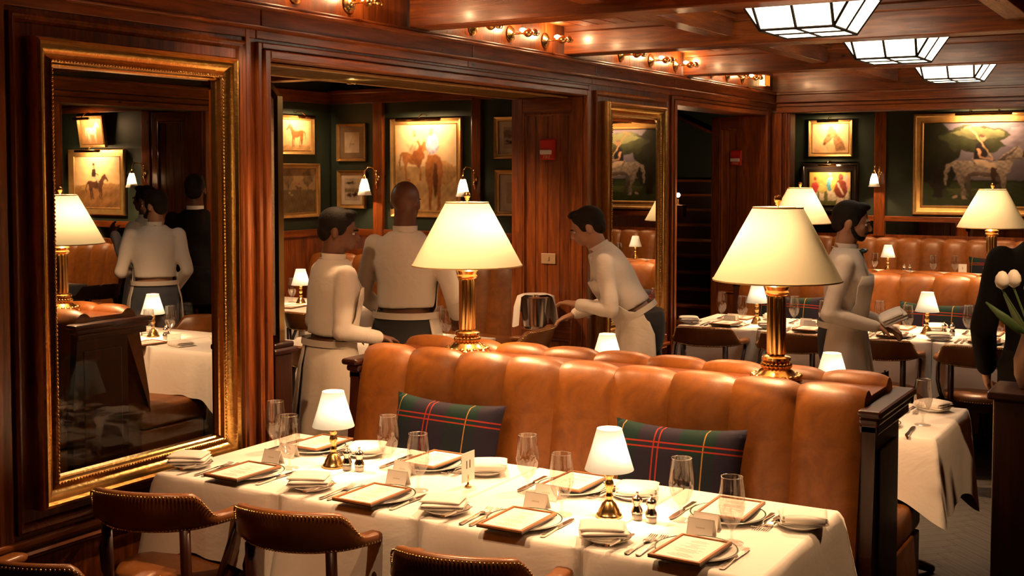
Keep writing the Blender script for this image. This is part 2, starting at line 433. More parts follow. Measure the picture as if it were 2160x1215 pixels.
# room behind the left wall: far wall, partition with opening, side walls, ceiling
YF = 9.45
wb = struct('wall_alcove', MB().box(-12.6, -4.24, YF, YF+.12, 0, 2.8), M['green'], 'dark green wall with horse pictures behind the wide opening')
def dado(parent, x0, x1, y, zr0=1.255, zr1=1.325, top=2.545, tt=2.66):
    bd(parent, 'picture_rail', x0, x1, y-.045, y, zr0, zr1, M['wood_x'], .008)
    bd(parent, 'top_rail', x0, x1, y-.05, y, top, tt, M['wood_x'], .006)
    bd(parent, 'top_moulding', x0, x1, y-.075, y, tt-.02, tt+.02, M['wood_x'], .008)
    bd(parent, 'dado', x0, x1, y-.02, y, 0, 1.12, M['wood_z'], 0)
    bd(parent, 'mirror_strip', x0, x1, y-.012, y, 1.12, zr0, M['mirror'], 0)
dado(wb, -12.5, -4.24, YF)
for a, b in ((-7.10, -6.985), (-5.97, -5.87), (-10.265, -10.14), (-4.9, -4.8), (-8.3, -8.2)):
    bd(wb, 'pilaster', a, b, YF-.055, YF-.002, 1.1, 2.546, M['wood_z'], .006)
wbx = (-10.10, -9.46)
jamb(YF-.06, wbx[0], wbx[1], 2.53, wb, yb=.058)
wp = struct('wall_partition', MB().box(-7.87, -7.65, 7.70, YF, 0, 2.8).box(-7.87, -7.65, 2, 6.2, 0, 2.8).box(-7.87, -7.65, 6.2, 7.70, 2.41, 2.8), M['green'], 'green partition with wood framed opening in the second room')
XP = -7.65
for z0, z1, t in ((2.41, 2.455, .03), (2.46, 2.505, .012), (2.51, 2.59, .04), (2.585, 2.61, .06)):
    bd(wp, 'cornice_board', XP, XP+t, 2.1, 7.80, z0, z1, M['wood_y'], .005)
for a, b in ((6.10, 6.2), (7.70, 7.80)):
    bd(wp, 'casing', XP, XP+.03, a, b, 0, 2.41, M['wood_z'], .006)
bd(wp, 'lining', XP-.2, XP, 7.685, 7.70, 0, 2.41, M['wood_z'], 0); bd(wp, 'lining', XP-.2, XP, 6.2, 6.215, 0, 2.41, M['wood_z'], 0)
bd(wp, 'picture_rail', XP, XP+.045, 7.80, YF-.05, 1.255, 1.325, M['wood_y'], .008)
bd(wp, 'top_rail', XP, XP+.05, 7.80, YF-.05, 2.545, 2.66, M['wood_y'], .006)
bd(wp, 'dado', XP, XP+.02, 7.80, YF-.03, 0, 1.255, M['wood_z'], 0)
struct('wall_room_side', MB().box(-4.24, -4.14, 7.30, YF+.12, 0, 2.8), M['wood_z'], 'pine wall closing the second room beside the mirror pier')
struct('wall_room_near', MB().box(-12.6, -3.85, 1.9, 2.0, 0, 2.8), M['wood_z'], 'pine wall at the near end of the second room')
struct('wall_room_end', MB().box(-12.7, -12.6, 1.9, YF+.1, 0, 2.8), M['green'], 'green end wall of the second room')
c2 = struct('ceiling_alcove', MB().box(-12.7, -3.85, 1.9, YF+.12, 2.76, 2.86), M['wood_x'], 'pine ceiling of the second room', 'ceiling')
for yy in (4.6, 6.2, 7.8): bd(c2, 'ceiling_beam', -12.5, -3.86, yy-.09, yy+.09, 2.64, 2.765, M['wood_x'], .006)
for xx in (-5.3, -6.6, -9.2, -10.6): bd(c2, 'cross_beam', xx-.06, xx+.06, 2.0, YF-.08, 2.665, 2.764, M['wood_y'], .006)

# far end: header with post, far room with green wall
wh = struct('wall_header', MB().box(WX+.002, 2.6, 10.83, 10.98, 2.45, ZC), M['wood_x'], 'pine header beam across the far end of the room')
for z0, z1, t in ((2.42, 2.47, .03), (2.475, 2.505, .012), (2.512, 2.586, .04), (2.582, 2.604, .062)):
    bd(wh, 'cornice_board', WX+.045, 2.6, 10.83-t, 10.99, z0, z1, M['wood_x'], .005)
bd(wh, 'post', -3.598, -3.50, 10.80, 10.98, 0, 2.42, M['wood_z'], .008)
bd(wh, 'post', -3.50, -3.425, 10.815, 10.98, 0, 2.42, M['wood_z'], .012)
bd(wh, 'post_bead', -3.47, -3.45, 10.80, 10.82, 0, 2.42, M['wood_z'], .006)
YB = 14.9
wf = struct('wall_back', MB().box(-5.4, 2.7, YB, YB+.12, 0, ZC), M['green'], 'far green wall with framed paintings above tan banquettes')
dado(wf, -5.2, 2.6, YB, 1.28, 1.345, 2.66, 2.76)
for a in (-3.655, -1.55, .95): bd(wf, 'pilaster', a, a+.13, YB-.055, YB-.002, 1.1, 2.66, M['wood_z'], .006)
struct('wall_far_left', MB().box(-4.05, -3.95, 10.98, 12.2, 0, ZC).box(-5.3, -3.95, 12.2, 12.32, 0, ZC).box(-5.3, -5.2, 12.2, YB, 0, ZC), M['green'], 'green side wall of the far room beside the post')
struct('wall_stair', MB().box(-5.4, -5.3, YF+.1, 12.3, 0, ZC).box(-5.3, -4.24, YF+.12, YF+.2, 0, ZC), M['black'], 'near black wall beside the staircase')
struct('ceiling_stair', MB().box(-5.4, -3.86, 7.3, 12.3, 2.75, 2.79), M['black'], 'dark ceiling over the staircase', 'ceiling')
struct('wall_right', MB().box(2.6, 2.7, -1.7, 15.1, 0, ZC), M['wood_z'], 'pine wall on the right of the room')
struct('wall_near', MB().box(-3.9, 2.7, -1.75, -1.65, 0, ZC), M['wood_z'], 'pine wall behind the camera')

# staircase behind the doorway
st = empty('staircase', (-4.7, 11.2, 0)); tag(st, 'dark wooden staircase rising behind the doorway', 'staircase')
for i in range(12):
    z = .15*(i+1); y = 10.42 + .145*i
    MB().box(-.55, .62, y-11.2, y-11.2+.165, z-.03, z, .006).build('tread', M['wood_x'], st)
    MB().box(-.55, .62, y-11.2+.012, y-11.2+.03, z-.15, z-.03).build('riser', M['dwood_x'], st)
rail = MB().tube([(-.55, .93, 2.55), (.0, .93, 2.30), (.5, .93, 2.06)], .022, 10); rail.build('handrail', M['wood_x'], st, smooth=True)
MB().tube([(.16, .99, 2.12), (.16, .93, 2.12), (.16, .93, 2.20)], .009, 8).build('rail_bracket', M['brass'], st, smooth=True)
MB().poly([(-.55, 1.62), (.5, 1.20), (.5, 1.12), (-.55, 1.54)], .90, .95).build('stringer', M['wood_x'], st)
nl = empty('newel_light', (-4.575, 10.95, 1.56)); tag(nl, 'small bare bulb glowing at the foot of the stairs', 'lamp')
MB().box(-.07, .07, -.05, .05, -.12, 0, .006).build('post_cap', M['dwood_z'], nl)
MB().lathe([(.004, 0), (.02, .004), (.012, .02), (.010, .06)], 12).build('bulb_holder', M['brass'], nl, smooth=True)
MB().ball((0, 0, .095), .022).build('bulb', M['bulb'], nl, smooth=True)
point_light('newel_bulb_light', (0, -.05, .12), 4.0, nl)

# low partition and pebbled glass screen inside the wide opening
lp = empty('low_partition', (-4.01, 4.35, 0)); tag(lp, 'dark low partition carrying the pebbled glass screen', 'partition')
MB().box(-.19, .195, -.06, .06, 0, 1.03, .006).build('panel', M['dwood_z'], lp)
MB().box(-.2, .215, -.085, .085, 1.03, 1.06, .01).build('cap_moulding', M['dwood_x'], lp)
MB().box(-.2, .2, -.07, .07, 1.06, 1.085, .008).build('cap', M['dwood_x'], lp)
gs = empty('glass_screen', (-4.01, 4.35, 1.0855)); tag(gs, 'brass framed pebbled glass screen with a clipped corner', 'screen')
zt = 1.245; out = [(-.19, 0), (.185, 0), (.185, zt-.085), (.10, zt), (-.19, zt)]
inn = [(-.16, .03), (.155, .03), (.155, zt-.10), (.085, zt-.03), (-.16, zt-.03)]
m = MB(); rr = [[(p[0], yy, p[1]) for p in pp] for pp, yy in ((inn, .012), (out, .018), (out, -.018), (inn, -.012), (inn, .012))]
m.loft(rr, cap=False); m.build('screen_frame', M['brass'], gs)
MB().poly(inn, -.004, .004).build('pebbled_pane', M['frost'], gs)

# gilt framed glass on the left wall (near) and silvered mirror (far)
GP = [(0, 0), (0, .045), (.006, .060), (.016, .064), (.024, .052), (.034, .050), (.060, .030), (.070, .034), (.078, .042), (.086, .036), (.092, .020), (.098, .016), (.102, -.004)]
def gilt(name, y0, y1, z0, z1, label, mat, back, yaw=0):
    e = empty(name, (WX, (y0+y1)/2, z0)); e.rotation_euler.z = R(90); tag(e, label, 'mirror')
    ww, hh = y1-y0, z1-z0
    f = frame_mb(ww, hh, GP); f.xf(Matrix.Translation((0, -.001, hh/2))); f.build('gilt_frame', M['gilt'], e, smooth=True, angle=28)
    b = MB()
    a, d = ww/2-.1, hh/2-.1; g = .028
    v = [(-a, back, -d), (a, back, -d), (a, back, d), (-a, back, d), (-a+g, back-.006, -d+g), (a-g, back-.006, -d+g), (a-g, back-.006, d-g), (-a+g, back-.006, d-g)]
    b.add(v, [(0,1,5,4), (1,2,6,5), (2,3,7,6), (3,0,4,7)]); b.xf(Matrix.Translation((0, 0, hh/2))); b.build('bevelled_edge', mat, e).rotation_euler.z = yaw
    MB().add([v[4], v[5], v[6], v[7]], [(0,1,2,3)]).xf(Matrix.Translation((0, 0, hh/2))).build('glass_plate', mat, e).rotation_euler.z = yaw
    dots = MB()
    n = int(hh/.016)
    for k in range(n):
        for sx in (-1, 1): dots.ball((sx*(ww/2-.079), -.043, .08+k*(hh-.16)/n), .0055, 6, 4)
    n = int(ww/.016)
    for k in range(n):
        for zz in (.079, hh-.079): dots.ball((-ww/2+.08+k*(ww-.16)/n, -.043, zz), .0055, 6, 4)
    tag(dots.build('beading', M['gilt'], e, smooth=True), kind='stuff')
    return e
gilt('gilt_framed_glass', 2.775, 3.775, .70, 2.365, 'tall gilt framed glass pane beside the front tables with a second room behind', M['pane'], .02)  # clear plate glass, not silvered; a solid second room stands behind it
gilt('gilt_framed_glass', 7.29, 8.27, .765, 2.36, 'gilt framed mirror on the far pier showing a rider on a grey horse', M['mirror'], -.010, -R(1.2))
# ------------------------------------------------------------------ furniture and lamps
def big_lamp(octo=False):
    e = empty('table_lamp', (0, 0, 0))
    MB().lathe([(.001, 0), (.098, 0), (.102, .006), (.098, .014), (.104, .020), (.092, .030), (.074, .036), (.066, .046), (.048, .056), (.044, .07), (.050, .082), (.058, .088), (.058, .098), (.050, .104), (.034, .108)], 32).build('base', M['brass'], e, smooth=True, angle=50)
    d = MB()
    for k in range(20):
        a = 2*math.pi*k/20; d.ball((.092*math.cos(a), .092*math.sin(a), .026), (.013, .013, .008), 8, 5); d.ball((.053*math.cos(a), .053*math.sin(a), .066), (.010, .010, .013), 8, 5)
    tag(d.build('base_ornament', M['brass'], e, smooth=True), kind='stuff')
    n = 9; rings = []
    for z, s in ((.104, .9), (.12, 1), (.33, 1), (.346, .9)):
        ring = []
        for j in range(n*6):
            a = 2*math.pi*j/(n*6); r = s*(.032 + .0065*abs(math.sin(n*a/2)))
            ring.append((r*math.cos(a), r*math.sin(a), z))
        rings.append(ring)
    MB().loft(rings).build('fluted_column', M['brass'], e, smooth=True, angle=40)
    MB().lathe([(.036, .342), (.046, .348), (.048, .356), (.042, .364), (.046, .372), (.050, .380), (.040, .388), (.018, .396), (.012, .42), (.012, .60), (.001, .60)], 24).build('capital', M['brass'], e, smooth=True, angle=50)
    seg = 48; z0, z1, r0, r1 = .405, .690, .252, .098
    sh = MB().lathe([(r0, z0), (r0*.5+r1*.5, (z0+z1)/2), (r1, z1)], seg).build('shade', M['shade_big'], e, smooth=True)
    for r, z in ((r0, z0), (r1, z1)):
        MB().lathe([(r-.0015, z-.003), (r+.0015, z-.003), (r+.0015, z+.003), (r-.0015, z+.003), (r-.0015, z-.003)], seg).build('shade_binding', M['trim_shade'], e, smooth=False)
    MB().lathe([(.004, .60), (.004, .70), (.010, .703), (.008, .708), (.013, .714), (.016, .724), (.013, .735), (.001, .741)], 16).build('finial', M['brass'], e, smooth=True)
    sp = MB()
    for k in range(3):
        a = 2*math.pi*k/3; sp.tube([(0, 0, .69), (r1*math.cos(a), r1*math.sin(a), z1)], .002, 6)
    sp.build('shade_spider', M['brass'], e)
    MB().ball((0, 0, .545), (.024, .024, .034), 12, 8).build('bulb', M['shade_opal'], e, smooth=True)
    point_light('lamp_light', (.04, 0, .545), P_BIG, e, .03)
    return proto(e)
BIG = big_lamp()
def small_lamp():
    e = empty('candlestick_lamp', (0, 0, 0))
    MB().lathe([(.001, 0), (.043, 0), (.045, .004), (.041, .012), (.036, .016), (.034, .026), (.028, .034), (.024, .044), (.015, .052), (.0105, .060), (.0135, .066), (.0135, .072), (.010, .078), (.010, .090), (.0145, .096), (.0155, .108), (.0135, .118), (.010, .124), (.0125, .130), (.0155, .138), (.0125, .148), (.0085, .156), (.0085, .21), (.001, .21)], 28).build('base', M['brass'], e, smooth=True, angle=60)
    z0, z1, r0, r1 = .158, .293, .081, .041
    MB().lathe([(r0, z0), ((r0+r1)/2*.985, (z0+z1)/2), (r1, z1)], 40).build('shade', M['shade_small'], e, smooth=True)
    MB().ball((0, 0, .222), (.012, .012, .018), 10, 6).build('bulb', M['shade_opal'], e, smooth=True)
    point_light('lamp_light', (.016, 0, .222), P_SMALL, e, .015)
    return proto(e)
SMALL = small_lamp()

# ---- banquette: channelled leather panels on one or two sides of a wooden core
PROF = [(-.335, .44), (-.325, .56), (-.30, .70), (-.275, .84), (-.255, .95), (-.238, 1.02), (-.215, 1.068), (-.185, 1.092), (-.155, 1.096), (-.130, 1.086), (-.112, 1.062), (-.108, 1.035)]
def channel_mesh(wd, sgn=-1):
    nu = 12; rings = []
    n = len(PROF)
    for i, (y, z) in enumerate(PROF):
        ya, za = PROF[max(i-1, 0)]; yb, zb = PROF[min(i+1, n-1)]
        tx, tz = yb-ya, zb-za; l = math.hypot(tx, tz); nx, nz = -tz/l, tx/l
        ring = []
        for j in range(nu+1):
            u = 2*j/nu - 1; bul = (.028 - .010*smoothstep(5, 8, i))*(1 - abs(u)**3.2) - .010
            if i >= n-2: bul *= .4
            ring.append(((u*wd/2), (y + nx*bul) * (1 if sgn < 0 else -1), z + nz*bul))
        rings.append(ring)
    m = MB(); m.loft(rings, cap=False, close=False)
    for q in (0, nu): m.add([r[q] for r in rings], [tuple(range(n))])
    me = m.mesh('channel_panel', M['leather'], True, 70)
    return me
END = [(-.285, 0), (-.29, .5), (-.262, .80), (-.25, .95), (-.25, .975), (.11, .975), (.11, 0)]
def banquette(x0, x1, yc, n, label, sides=(-1, 1), ends=(1, 1)):
    xm = (x0+x1)/2; e = empty('banquette', (xm, yc, 0)); tag(e, label, 'banquette')
    a = (x1-x0)/2
    one = len(sides) == 1
    y0, y1 = (-.13, .13) if not one else (-.13, .10)
    MB().box(-a, a, y0, y1, 0, 1.045).build('core', M['dwood_z'], e)
    MB().box(-a, a, y0+.005, y1-.005, 1.045, 1.06, .003).build('ledge', M['wood_x'], e)
    wd = 2*a/n
    for s in sides:
        me = channel_mesh(wd, s)
        for k in range(n): link('channel_panel', me, e, (-a+wd*(k+.5), 0, 0))
        yy = sorted((s*.27, s*.80))
        cn = max(2, n//3)
        for k in range(cn):
            q = 2*a/cn
            MB().box(-a+q*k+.002, -a+q*(k+1)-.002, yy[0], yy[1], .33, .47, .03).build('seat_cushion', M['leather'], e, smooth=True, angle=60)
        yb = sorted((s*.25, s*.76)); MB().box(-a, a, yb[0], yb[1], 0, .33, .006).build('seat_base', M['leather_dk'], e)
    for sx, on in zip((-1, 1), ends):
        if not on: continue
        m = MB(); m.poly(END if not one else [(p[0] if p[0] < 0 else .1, p[1]) for p in END], 0, .05)
        m.xf(Matrix.Rotation(R(90), 4, 'Z') @ Matrix.Identity(4)); ox = sx*a + (.05 if sx > 0 else 0)
        m.xf(Matrix.Translation((ox, 0, 0))); m.build('end_panel', M['dwood_z'], e)
        b0, b1 = sorted((sx*(a-.01), sx*(a+.065)))
        yy1 = .265 if not one else .1
        MB().box(b0, b1, -.265, yy1, .975, 1.005, .01).build('end_moulding', M['dwood_y'], e)
        b0, b1 = sorted((sx*(a-.01), sx*(a+.08))); MB().box(b0, b1, -.285, yy1+.02, 1.005, 1.035, .012).build('end_cap', M['dwood_y'], e)
        b0, b1 = sorted((sx*(a-.01), sx*(a+.058))); MB().box(b0, b1, -.25, yy1-.015, .94, .975, .006).build('end_moulding', M['dwood_y'], e)
        p0, p1 = sorted((sx*(a+.05), sx*(a+.058))); MB().box(p0, p1, -.21, .06, .12, .88, .004).build('end_field', M['dwood_z'], e)
    return e

# ---- captain's chair (faces +y), origin on the floor under the seat
def make_chair():
    e = empty('captains_chair', (0, 0, 0))
    N = 44
    def path(t):          # t -1..1 around the back, from left arm tip to right arm tip
        a = t*R(104)
        x = .250*math.sin(a); y = -.250*math.cos(a) - .005
        if abs(t) > .8:
            k = (abs(t)-.8)/.2; y += k*.025
        return x, y
    rings = []; top = []; bot = []
    for i in range(N+1):
        t = -1 + 2*i/N; s = abs(t)
        k = smoothstep(.40, .60, s)
        zt = .805 - .022*(t*t)/.2*(1-k) * .6 - k*.100 - smoothstep(.6, 1, s)*.004; zb = .655 + .012*k
        th = .026*(1-k) + .030*k
        x, y = path(t); x2, y2 = path(min(1, t+.01)); x1, y1 = path(max(-1, t-.01))
        tx, ty = x2-x1, y2-y1; l = math.hypot(tx, ty); nx, ny = ty/l, -tx/l      # outward
        lean = .03*(1-k)
        zc, hz = (zt+zb)/2, (zt-zb)/2; ring = []
        for j in range(14):
            a = 2*math.pi*j/14; ca, sa = math.cos(a), math.sin(a)
            pa = math.copysign(abs(ca)**.6, ca); ps = math.copysign(abs(sa)**.6, sa)
            f = 1 if 0 < i < N else .55
            off = th*pa*f + lean*(ps*hz)/.075*.8
            ring.append((x + nx*off, y + ny*off, zc + hz*ps*f))
        rings.append(ring)
        oo = th*.80
        if abs(t) < .62: top.append(((x + nx*(oo + lean*.75), y + ny*(oo + lean*.75), zt-.010), k))
        bot.append((x + nx*(oo*1.12 - lean*.6), y + ny*(oo*1.12 - lean*.6), zb+.011))
    MB().loft(rings).build('backrest', M['leather_dk'], e, smooth=True)
    def resample(ps, step):
        out = []; acc = 0
        for p, q in zip(ps, ps[1:]):
            p, q = Vector(p), Vector(q); l = (q-p).length; 
            while acc <= l: out.append(tuple(p + (q-p)*(acc/l))); acc += step
            acc -= l
        return out
    nail = MB()
    for p in resample([q for q, _ in top], .0125) + resample(bot, .0125): nail.ball(p, .0042, 6, 4)
    sr = .225
    for k in range(88):
        a = 2*math.pi*k/88; nail.ball(((sr+.002)*math.cos(a), .02+(sr+.002)*math.sin(a)*.97, .432), .0042, 6, 4)
    tag(nail.build('nailhead_trim', M['brass'], e, smooth=True), kind='stuff')
    st = MB(); rg = []
    for r, z in ((.001, .425), (.19, .422), (.222, .424), (.228, .445), (.215, .465), (.16, .478), (.08, .482), (.001, .483)):
        rg.append([(r*math.cos(2*math.pi*j/36), .02 + .97*r*math.sin(2*math.pi*j/36), z) for j in range(36)])
    st.loft(rg); st.build('seat', M['leather_dk'], e, smooth=True, angle=60)
    rg = []
    for r, z in ((.18, .365), (.215, .368), (.220, .42), (.19, .424)):
        rg.append([(r*math.cos(2*math.pi*j/36), .02 + .97*r*math.sin(2*math.pi*j/36), z) for j in range(36)])
    MB().loft(rg).build('seat_rail', M['dwood_x'], e, smooth=True, angle=40)
    for sx in (-1, 1):
        MB().tube([(sx*.150, -.205, .665), (sx*.150, -.195, .45), (sx*.160, -.22, .2), (sx*.17, -.25, 0)], [.019, .020, .018, .014], 10).build('leg', M['dwood_z'], e, smooth=True)
        MB().tube([(sx*.165, .17, .38), (sx*.17, .185, .2), (sx*.175, .19, 0)], [.022, .02, .014], 10).build('leg', M['dwood_z'], e, smooth=True)
        MB().tube([(sx*.243, .03, .665), (sx*.248, -.03, .62), (sx*.243, -.085, .54), (sx*.225, -.105, .47), (sx*.20, -.10, .40)], .0125, 10).build('arm_support', M['dwood_z'], e, smooth=True)
    return proto(e)
CHAIR = make_chair()

# ---- tables with separate cloths
def table(x0, x1, y0, y1, label, clabel, drop=.30, sides=(1, 1, 1, 1), seed=0, group=None, ztop=.752, short=None):
    cx, cy = (x0+x1)/2, (y0+y1)/2; wx, wy = (x1-x0)/2, (y1-y0)/2
    t = empty('dining_table', (cx, cy, 0)); tag(t, label, 'table')
    MB().box(-wx+.012, wx-.012, -wy+.012, wy-.012, ztop-.03, ztop, .004).build('tabletop', M['dwood_x'], t)
    MB().lathe([(.03, .06), (.045, .1), (.035, .3), (.05, ztop-.06), (.10, ztop-.03)], 16).build('pedestal', M['dwood_z'], t, smooth=True)
    for k in range(4):
        a = R(45+90*k); MB().tube([(0, 0, .07), (.20*math.cos(a), .20*math.sin(a), .045), (.27*math.cos(a), .27*math.sin(a), .018)], [.03, .024, .018], 8).build('foot', M['dwood_x'], t, smooth=True)
    rnd = random.Random(seed); n = 34; per = []
    # order: front (y-), right (x+), back (y+), left (x-)
    for s in range(4):
        for k in range(n):
            u = k/n
            if s == 0: p = (-wx+2*wx*u, -wy); ln = 2*wx
            elif s == 1: p = (wx, -wy+2*wy*u); ln = 2*wy
            elif s == 2: p = (wx-2*wx*u, wy); ln = 2*wx
            else: p = (-wx, wy-2*wy*u); ln = 2*wy
            d = min(u, 1-u)*ln
            per.append((p, d, s, u, u < .5))
    ph = [rnd.uniform(0, 6.28) for _ in range(8)]
    def s2n(s, first): return (s - 1) % 4 if first else (s + 1) % 4
    rings = []
    T = ztop + .008
    for ti, tt in enumerate((None, 0, .03, .10, .25, .45, .7, 1.0)):
        ring = []
        for (p, d, s, u, first) in per:
            c = math.exp(-(d/.085)**2)
            # side weights, blended over the corner
            f = sides[s] if True else 1
            if d < .10:
                s2 = (s - 1) % 4 if first else (s + 1) % 4
                f = min(f, sides[s2]) if d < .02 else f
            nx, ny = ((0, -1), (1, 0), (0, 1), (-1, 0))[s]
            if c > .05:
                dg = Vector((math.copysign(1, p[0]), math.copysign(1, p[1]), 0)).normalized()
                nv = Vector((nx, ny, 0)).lerp(dg, c).normalized(); nx, ny = nv.x, nv.y
            if tt is None: x, y, z = p[0]*.97, p[1]*.97, T
            else:
                wv = math.sin(u*11+ph[s])*.55 + math.sin(u*23+ph[s+4])*.35
                o = .002 + (.012*min(1, tt*8)) + tt*f*(.018 + .050*c + .011*wv)
                dr = drop*(1 + .42*c*f) * (1 + .02*wv)
                if short is not None and (s == short or (d < .15 and (s2n(s, first) == short))): dr *= .72 if s == short else 1 - .28*(1-d/.15)
                z = T - tt*dr - (.0 if tt > 0 else 0)
                if tt == 0: o = -.006
                elif ti == 2: o = .004*f; z = T - .008
                x, y = p[0] + nx*o*(f if f < .5 else 1), p[1] + ny*o*(f if f < .5 else 1)
            ring.append((x, y, z))
        rings.append(ring)
    m = MB(); m.loft(rings, cap=False)
    m.add(rings[0], [tuple(range(len(per)))])
    me = m.mesh('tablecloth', M['cloth'], True)
    bm = bmesh.new(); bm.from_mesh(me); bmesh.ops.remove_doubles(bm, verts=bm.verts, dist=1e-5); bmesh.ops.recalc_face_normals(bm, faces=bm.faces); bm.to_mesh(me); bm.free(); me.shade_smooth()
    o = link('tablecloth', me, None, (cx, cy, 0)); tag(o, clabel, 'tablecloth', group)
    return t, o
TZ = .7605

# ---- tableware prototypes
def lathe_obj(name, prof, mat, seg=28, smooth=True, angle=None, parent=None):
    return MB().lathe(prof, seg).build(name, mat, parent, smooth=smooth, angle=angle)
def make_glass(h=.205):
    prof = [(.001, 0), (.036, 0), (.0365, .002), (.030, .004), (.010, .008), (.0048, .014), (.0042, .030), (.0055, .042), (.012, .050), (.024, .064), (.035, .088), (.0405, .112), (.041, .125), (.0395, .150), (.036, .180), (.0335, .205)]
    inn = [(.0325, .205), (.035, .180), (.0385, .150), (.040, .125), (.0395, .112), (.034, .090), (.022, .066), (.010, .054), (.001, .051)]
    e = empty('water_glass'); MB().lathe(prof+inn, 28).build('glass_body', M['glass'], e, smooth=True, angle=60)
    MB().lathe([(.0332, .2040), (.0344, .2052), (.0332, .2064), (.0320, .2052), (.0332, .2040)], 32).build('rim', M['glass_rim'], e, smooth=True)
    return proto(e)
M['glass_rim'] = glass_mat('glass_rim', (1, .98, .95), .55, .05, .9)
GLASS = make_glass()
def make_tumbler():
    e = empty('tumbler'); MB().lathe([(.001, 0), (.032, 0), (.036, .085), (.0345, .085), (.031, .01), (.001, .01)], 24).build('glass_body', M['glass'], e, smooth=True, angle=60)
    MB().lathe([(.0345, .0846), (.0353, .0852), (.0345, .0860), (.0337, .0852), (.0345, .0846)], 24).build('rim', M['glass_rim'], e, smooth=True); return proto(e)
TUMBLER = make_tumbler()
def make_plate(r, name):
    e = empty(name); MB().lathe([(.001, .004), (r*.62, .004), (r*.66, .001), (r*.66, .004), (r*.97, .014), (r, .0165), (r*.985, .0185), (r*.66, .009), (r*.6, .007), (.001, .007)], 40).build('plate_body', M['porcelain'], e, smooth=True, angle=50)
    MB().lathe([(r*.955, .0178), (r*.985, .0191), (r*.99, .0186), (r*.955, .0172)], 40).build('green_rim', M['rimgreen'], e, smooth=True); return proto(e)
PLATE = make_plate(.125, 'dinner_plate'); BPLATE = make_plate(.078, 'bread_plate')
def make_menu():
    e = empty('menu_board')
    MB().box(-.082, .082, -.118, .118, 0, .005, .001).build('backing_board', M['blackedge'], e)
    f = frame_mb(.164, .236, [(0, 0), (0, .006), (.002, .0072), (.0095, .0072), (.011, .003)]); f.xf(Matrix.Translation((0, 0, .0045)) @ Matrix.Rotation(R(-90), 4, 'X')); f.build('wooden_border', M['tanwood'], e)
    MB().box(-.0725, .0725, -.1085, .1085, .005, .0074).build('menu_sheet', M['paper'], e)
    ln = MB(); rnd = random.Random(3)
    for k in range(19):
        ww = rnd.uniform(.012, .045); z = .078 - k*.0088
        if k in (3, 9, 14): continue
        ln.box(-ww, ww, z-.0011, z+.0011, .0076, .0079)
    tag(ln.build('printed_lines', M['ink'], e), kind='stuff'); return proto(e)
MENU = make_menu()
def soft_slab(m, w, d, z0, t, rot=0, cx=0, cy=0, bend=0.0, n=12, seg=20):
    rings = []
    for i in range(n+1):
        v = -1+2*i/n; k = (1-abs(v)**6)**.5 if abs(v) < 1 else .0
        k = max(k, .12); ring = []
        for j in range(seg):
            a = 2*math.pi*j/seg; ca, sa = math.cos(a), math.sin(a)
            px = math.copysign(abs(ca)**.35, ca)*w/2*(.94+.06*k); pz = math.copysign(abs(sa)**.7, sa)*t/2*k
            x, y = px, v*d/2
            z = z0 + t/2 + pz + bend*(1-(x/(w/2))**2)*(1-v*v)
            c_, s_ = math.cos(rot), math.sin(rot); ring.append((cx + x*c_ - y*s_, cy + x*s_ + y*c_, z))
        rings.append(ring)
    m.loft(rings)
def make_napkin():
    m = MB()
    soft_slab(m, .125, .150, .000, .012, 0, 0, 0)
    soft_slab(m, .120, .146, .0105, .012, R(3), .003, .002, .003)
    soft_slab(m, .112, .140, .0205, .013, R(-4), -.004, -.003, .006)
    m.tube([(-.056, -.062, .018), (-.058, 0, .019), (-.056, .062, .018)], [.011, .0135, .011], 10)
    return proto(m.build('napkin', M['napkin'], None, smooth=True))
NAPKIN = make_napkin()
def bar(m, pts, w, t):               # flat tapered strip along y: pts = (y, half width, z)
    rings = [[(-hw, y, z), (hw, y, z), (hw, y, z+t), (-hw, y, z+t)] for y, hw, z in pts]; m.loft(rings)
def make_fork():
    m = MB(); bar(m, [(-.095, .005, .002), (-.088, .0085, .002), (-.05, .006, .003), (.0, .0035, .006), (.03, .004, .007), (.045, .0115, .004), (.06, .0125, .003)], 0, .0022)
    for k in range(4):
        x = -.0102 + k*.0068; rings = [[(x-.0019, y, z), (x+.0019, y, z), (x+.0019, y, z+.0018), (x-.0019, y, z+.0018)] for y, z in ((.058, .003), (.085, .005), (.105, .009))]; m.loft(rings)
    return proto(m.build('fork', M['silver'], None))
FORK = make_fork()
def make_knife(L=.22, name='knife'):
    s = L/.22; e = empty(name)
    h = MB(); bar(h, [(-.11*s, .006, .001), (-.105*s, .009, .001), (-.05*s, .0075, .001), (-.012*s, .0055, .002)], 0, .0065); h.build('handle', M['silver'], e, smooth=False)
    b = MB(); bar(b, [(-.012*s, .006, .0025), (.0, .0085, .0025), (.06*s, .0105, .0025), (.10*s, .008, .0025), (.11*s, .0012, .0025)], 0, .0016); b.build('blade', M['silver'], e); return proto(e)
KNIFE = make_knife(); BKNIFE = make_knife(.15, 'butter_knife')
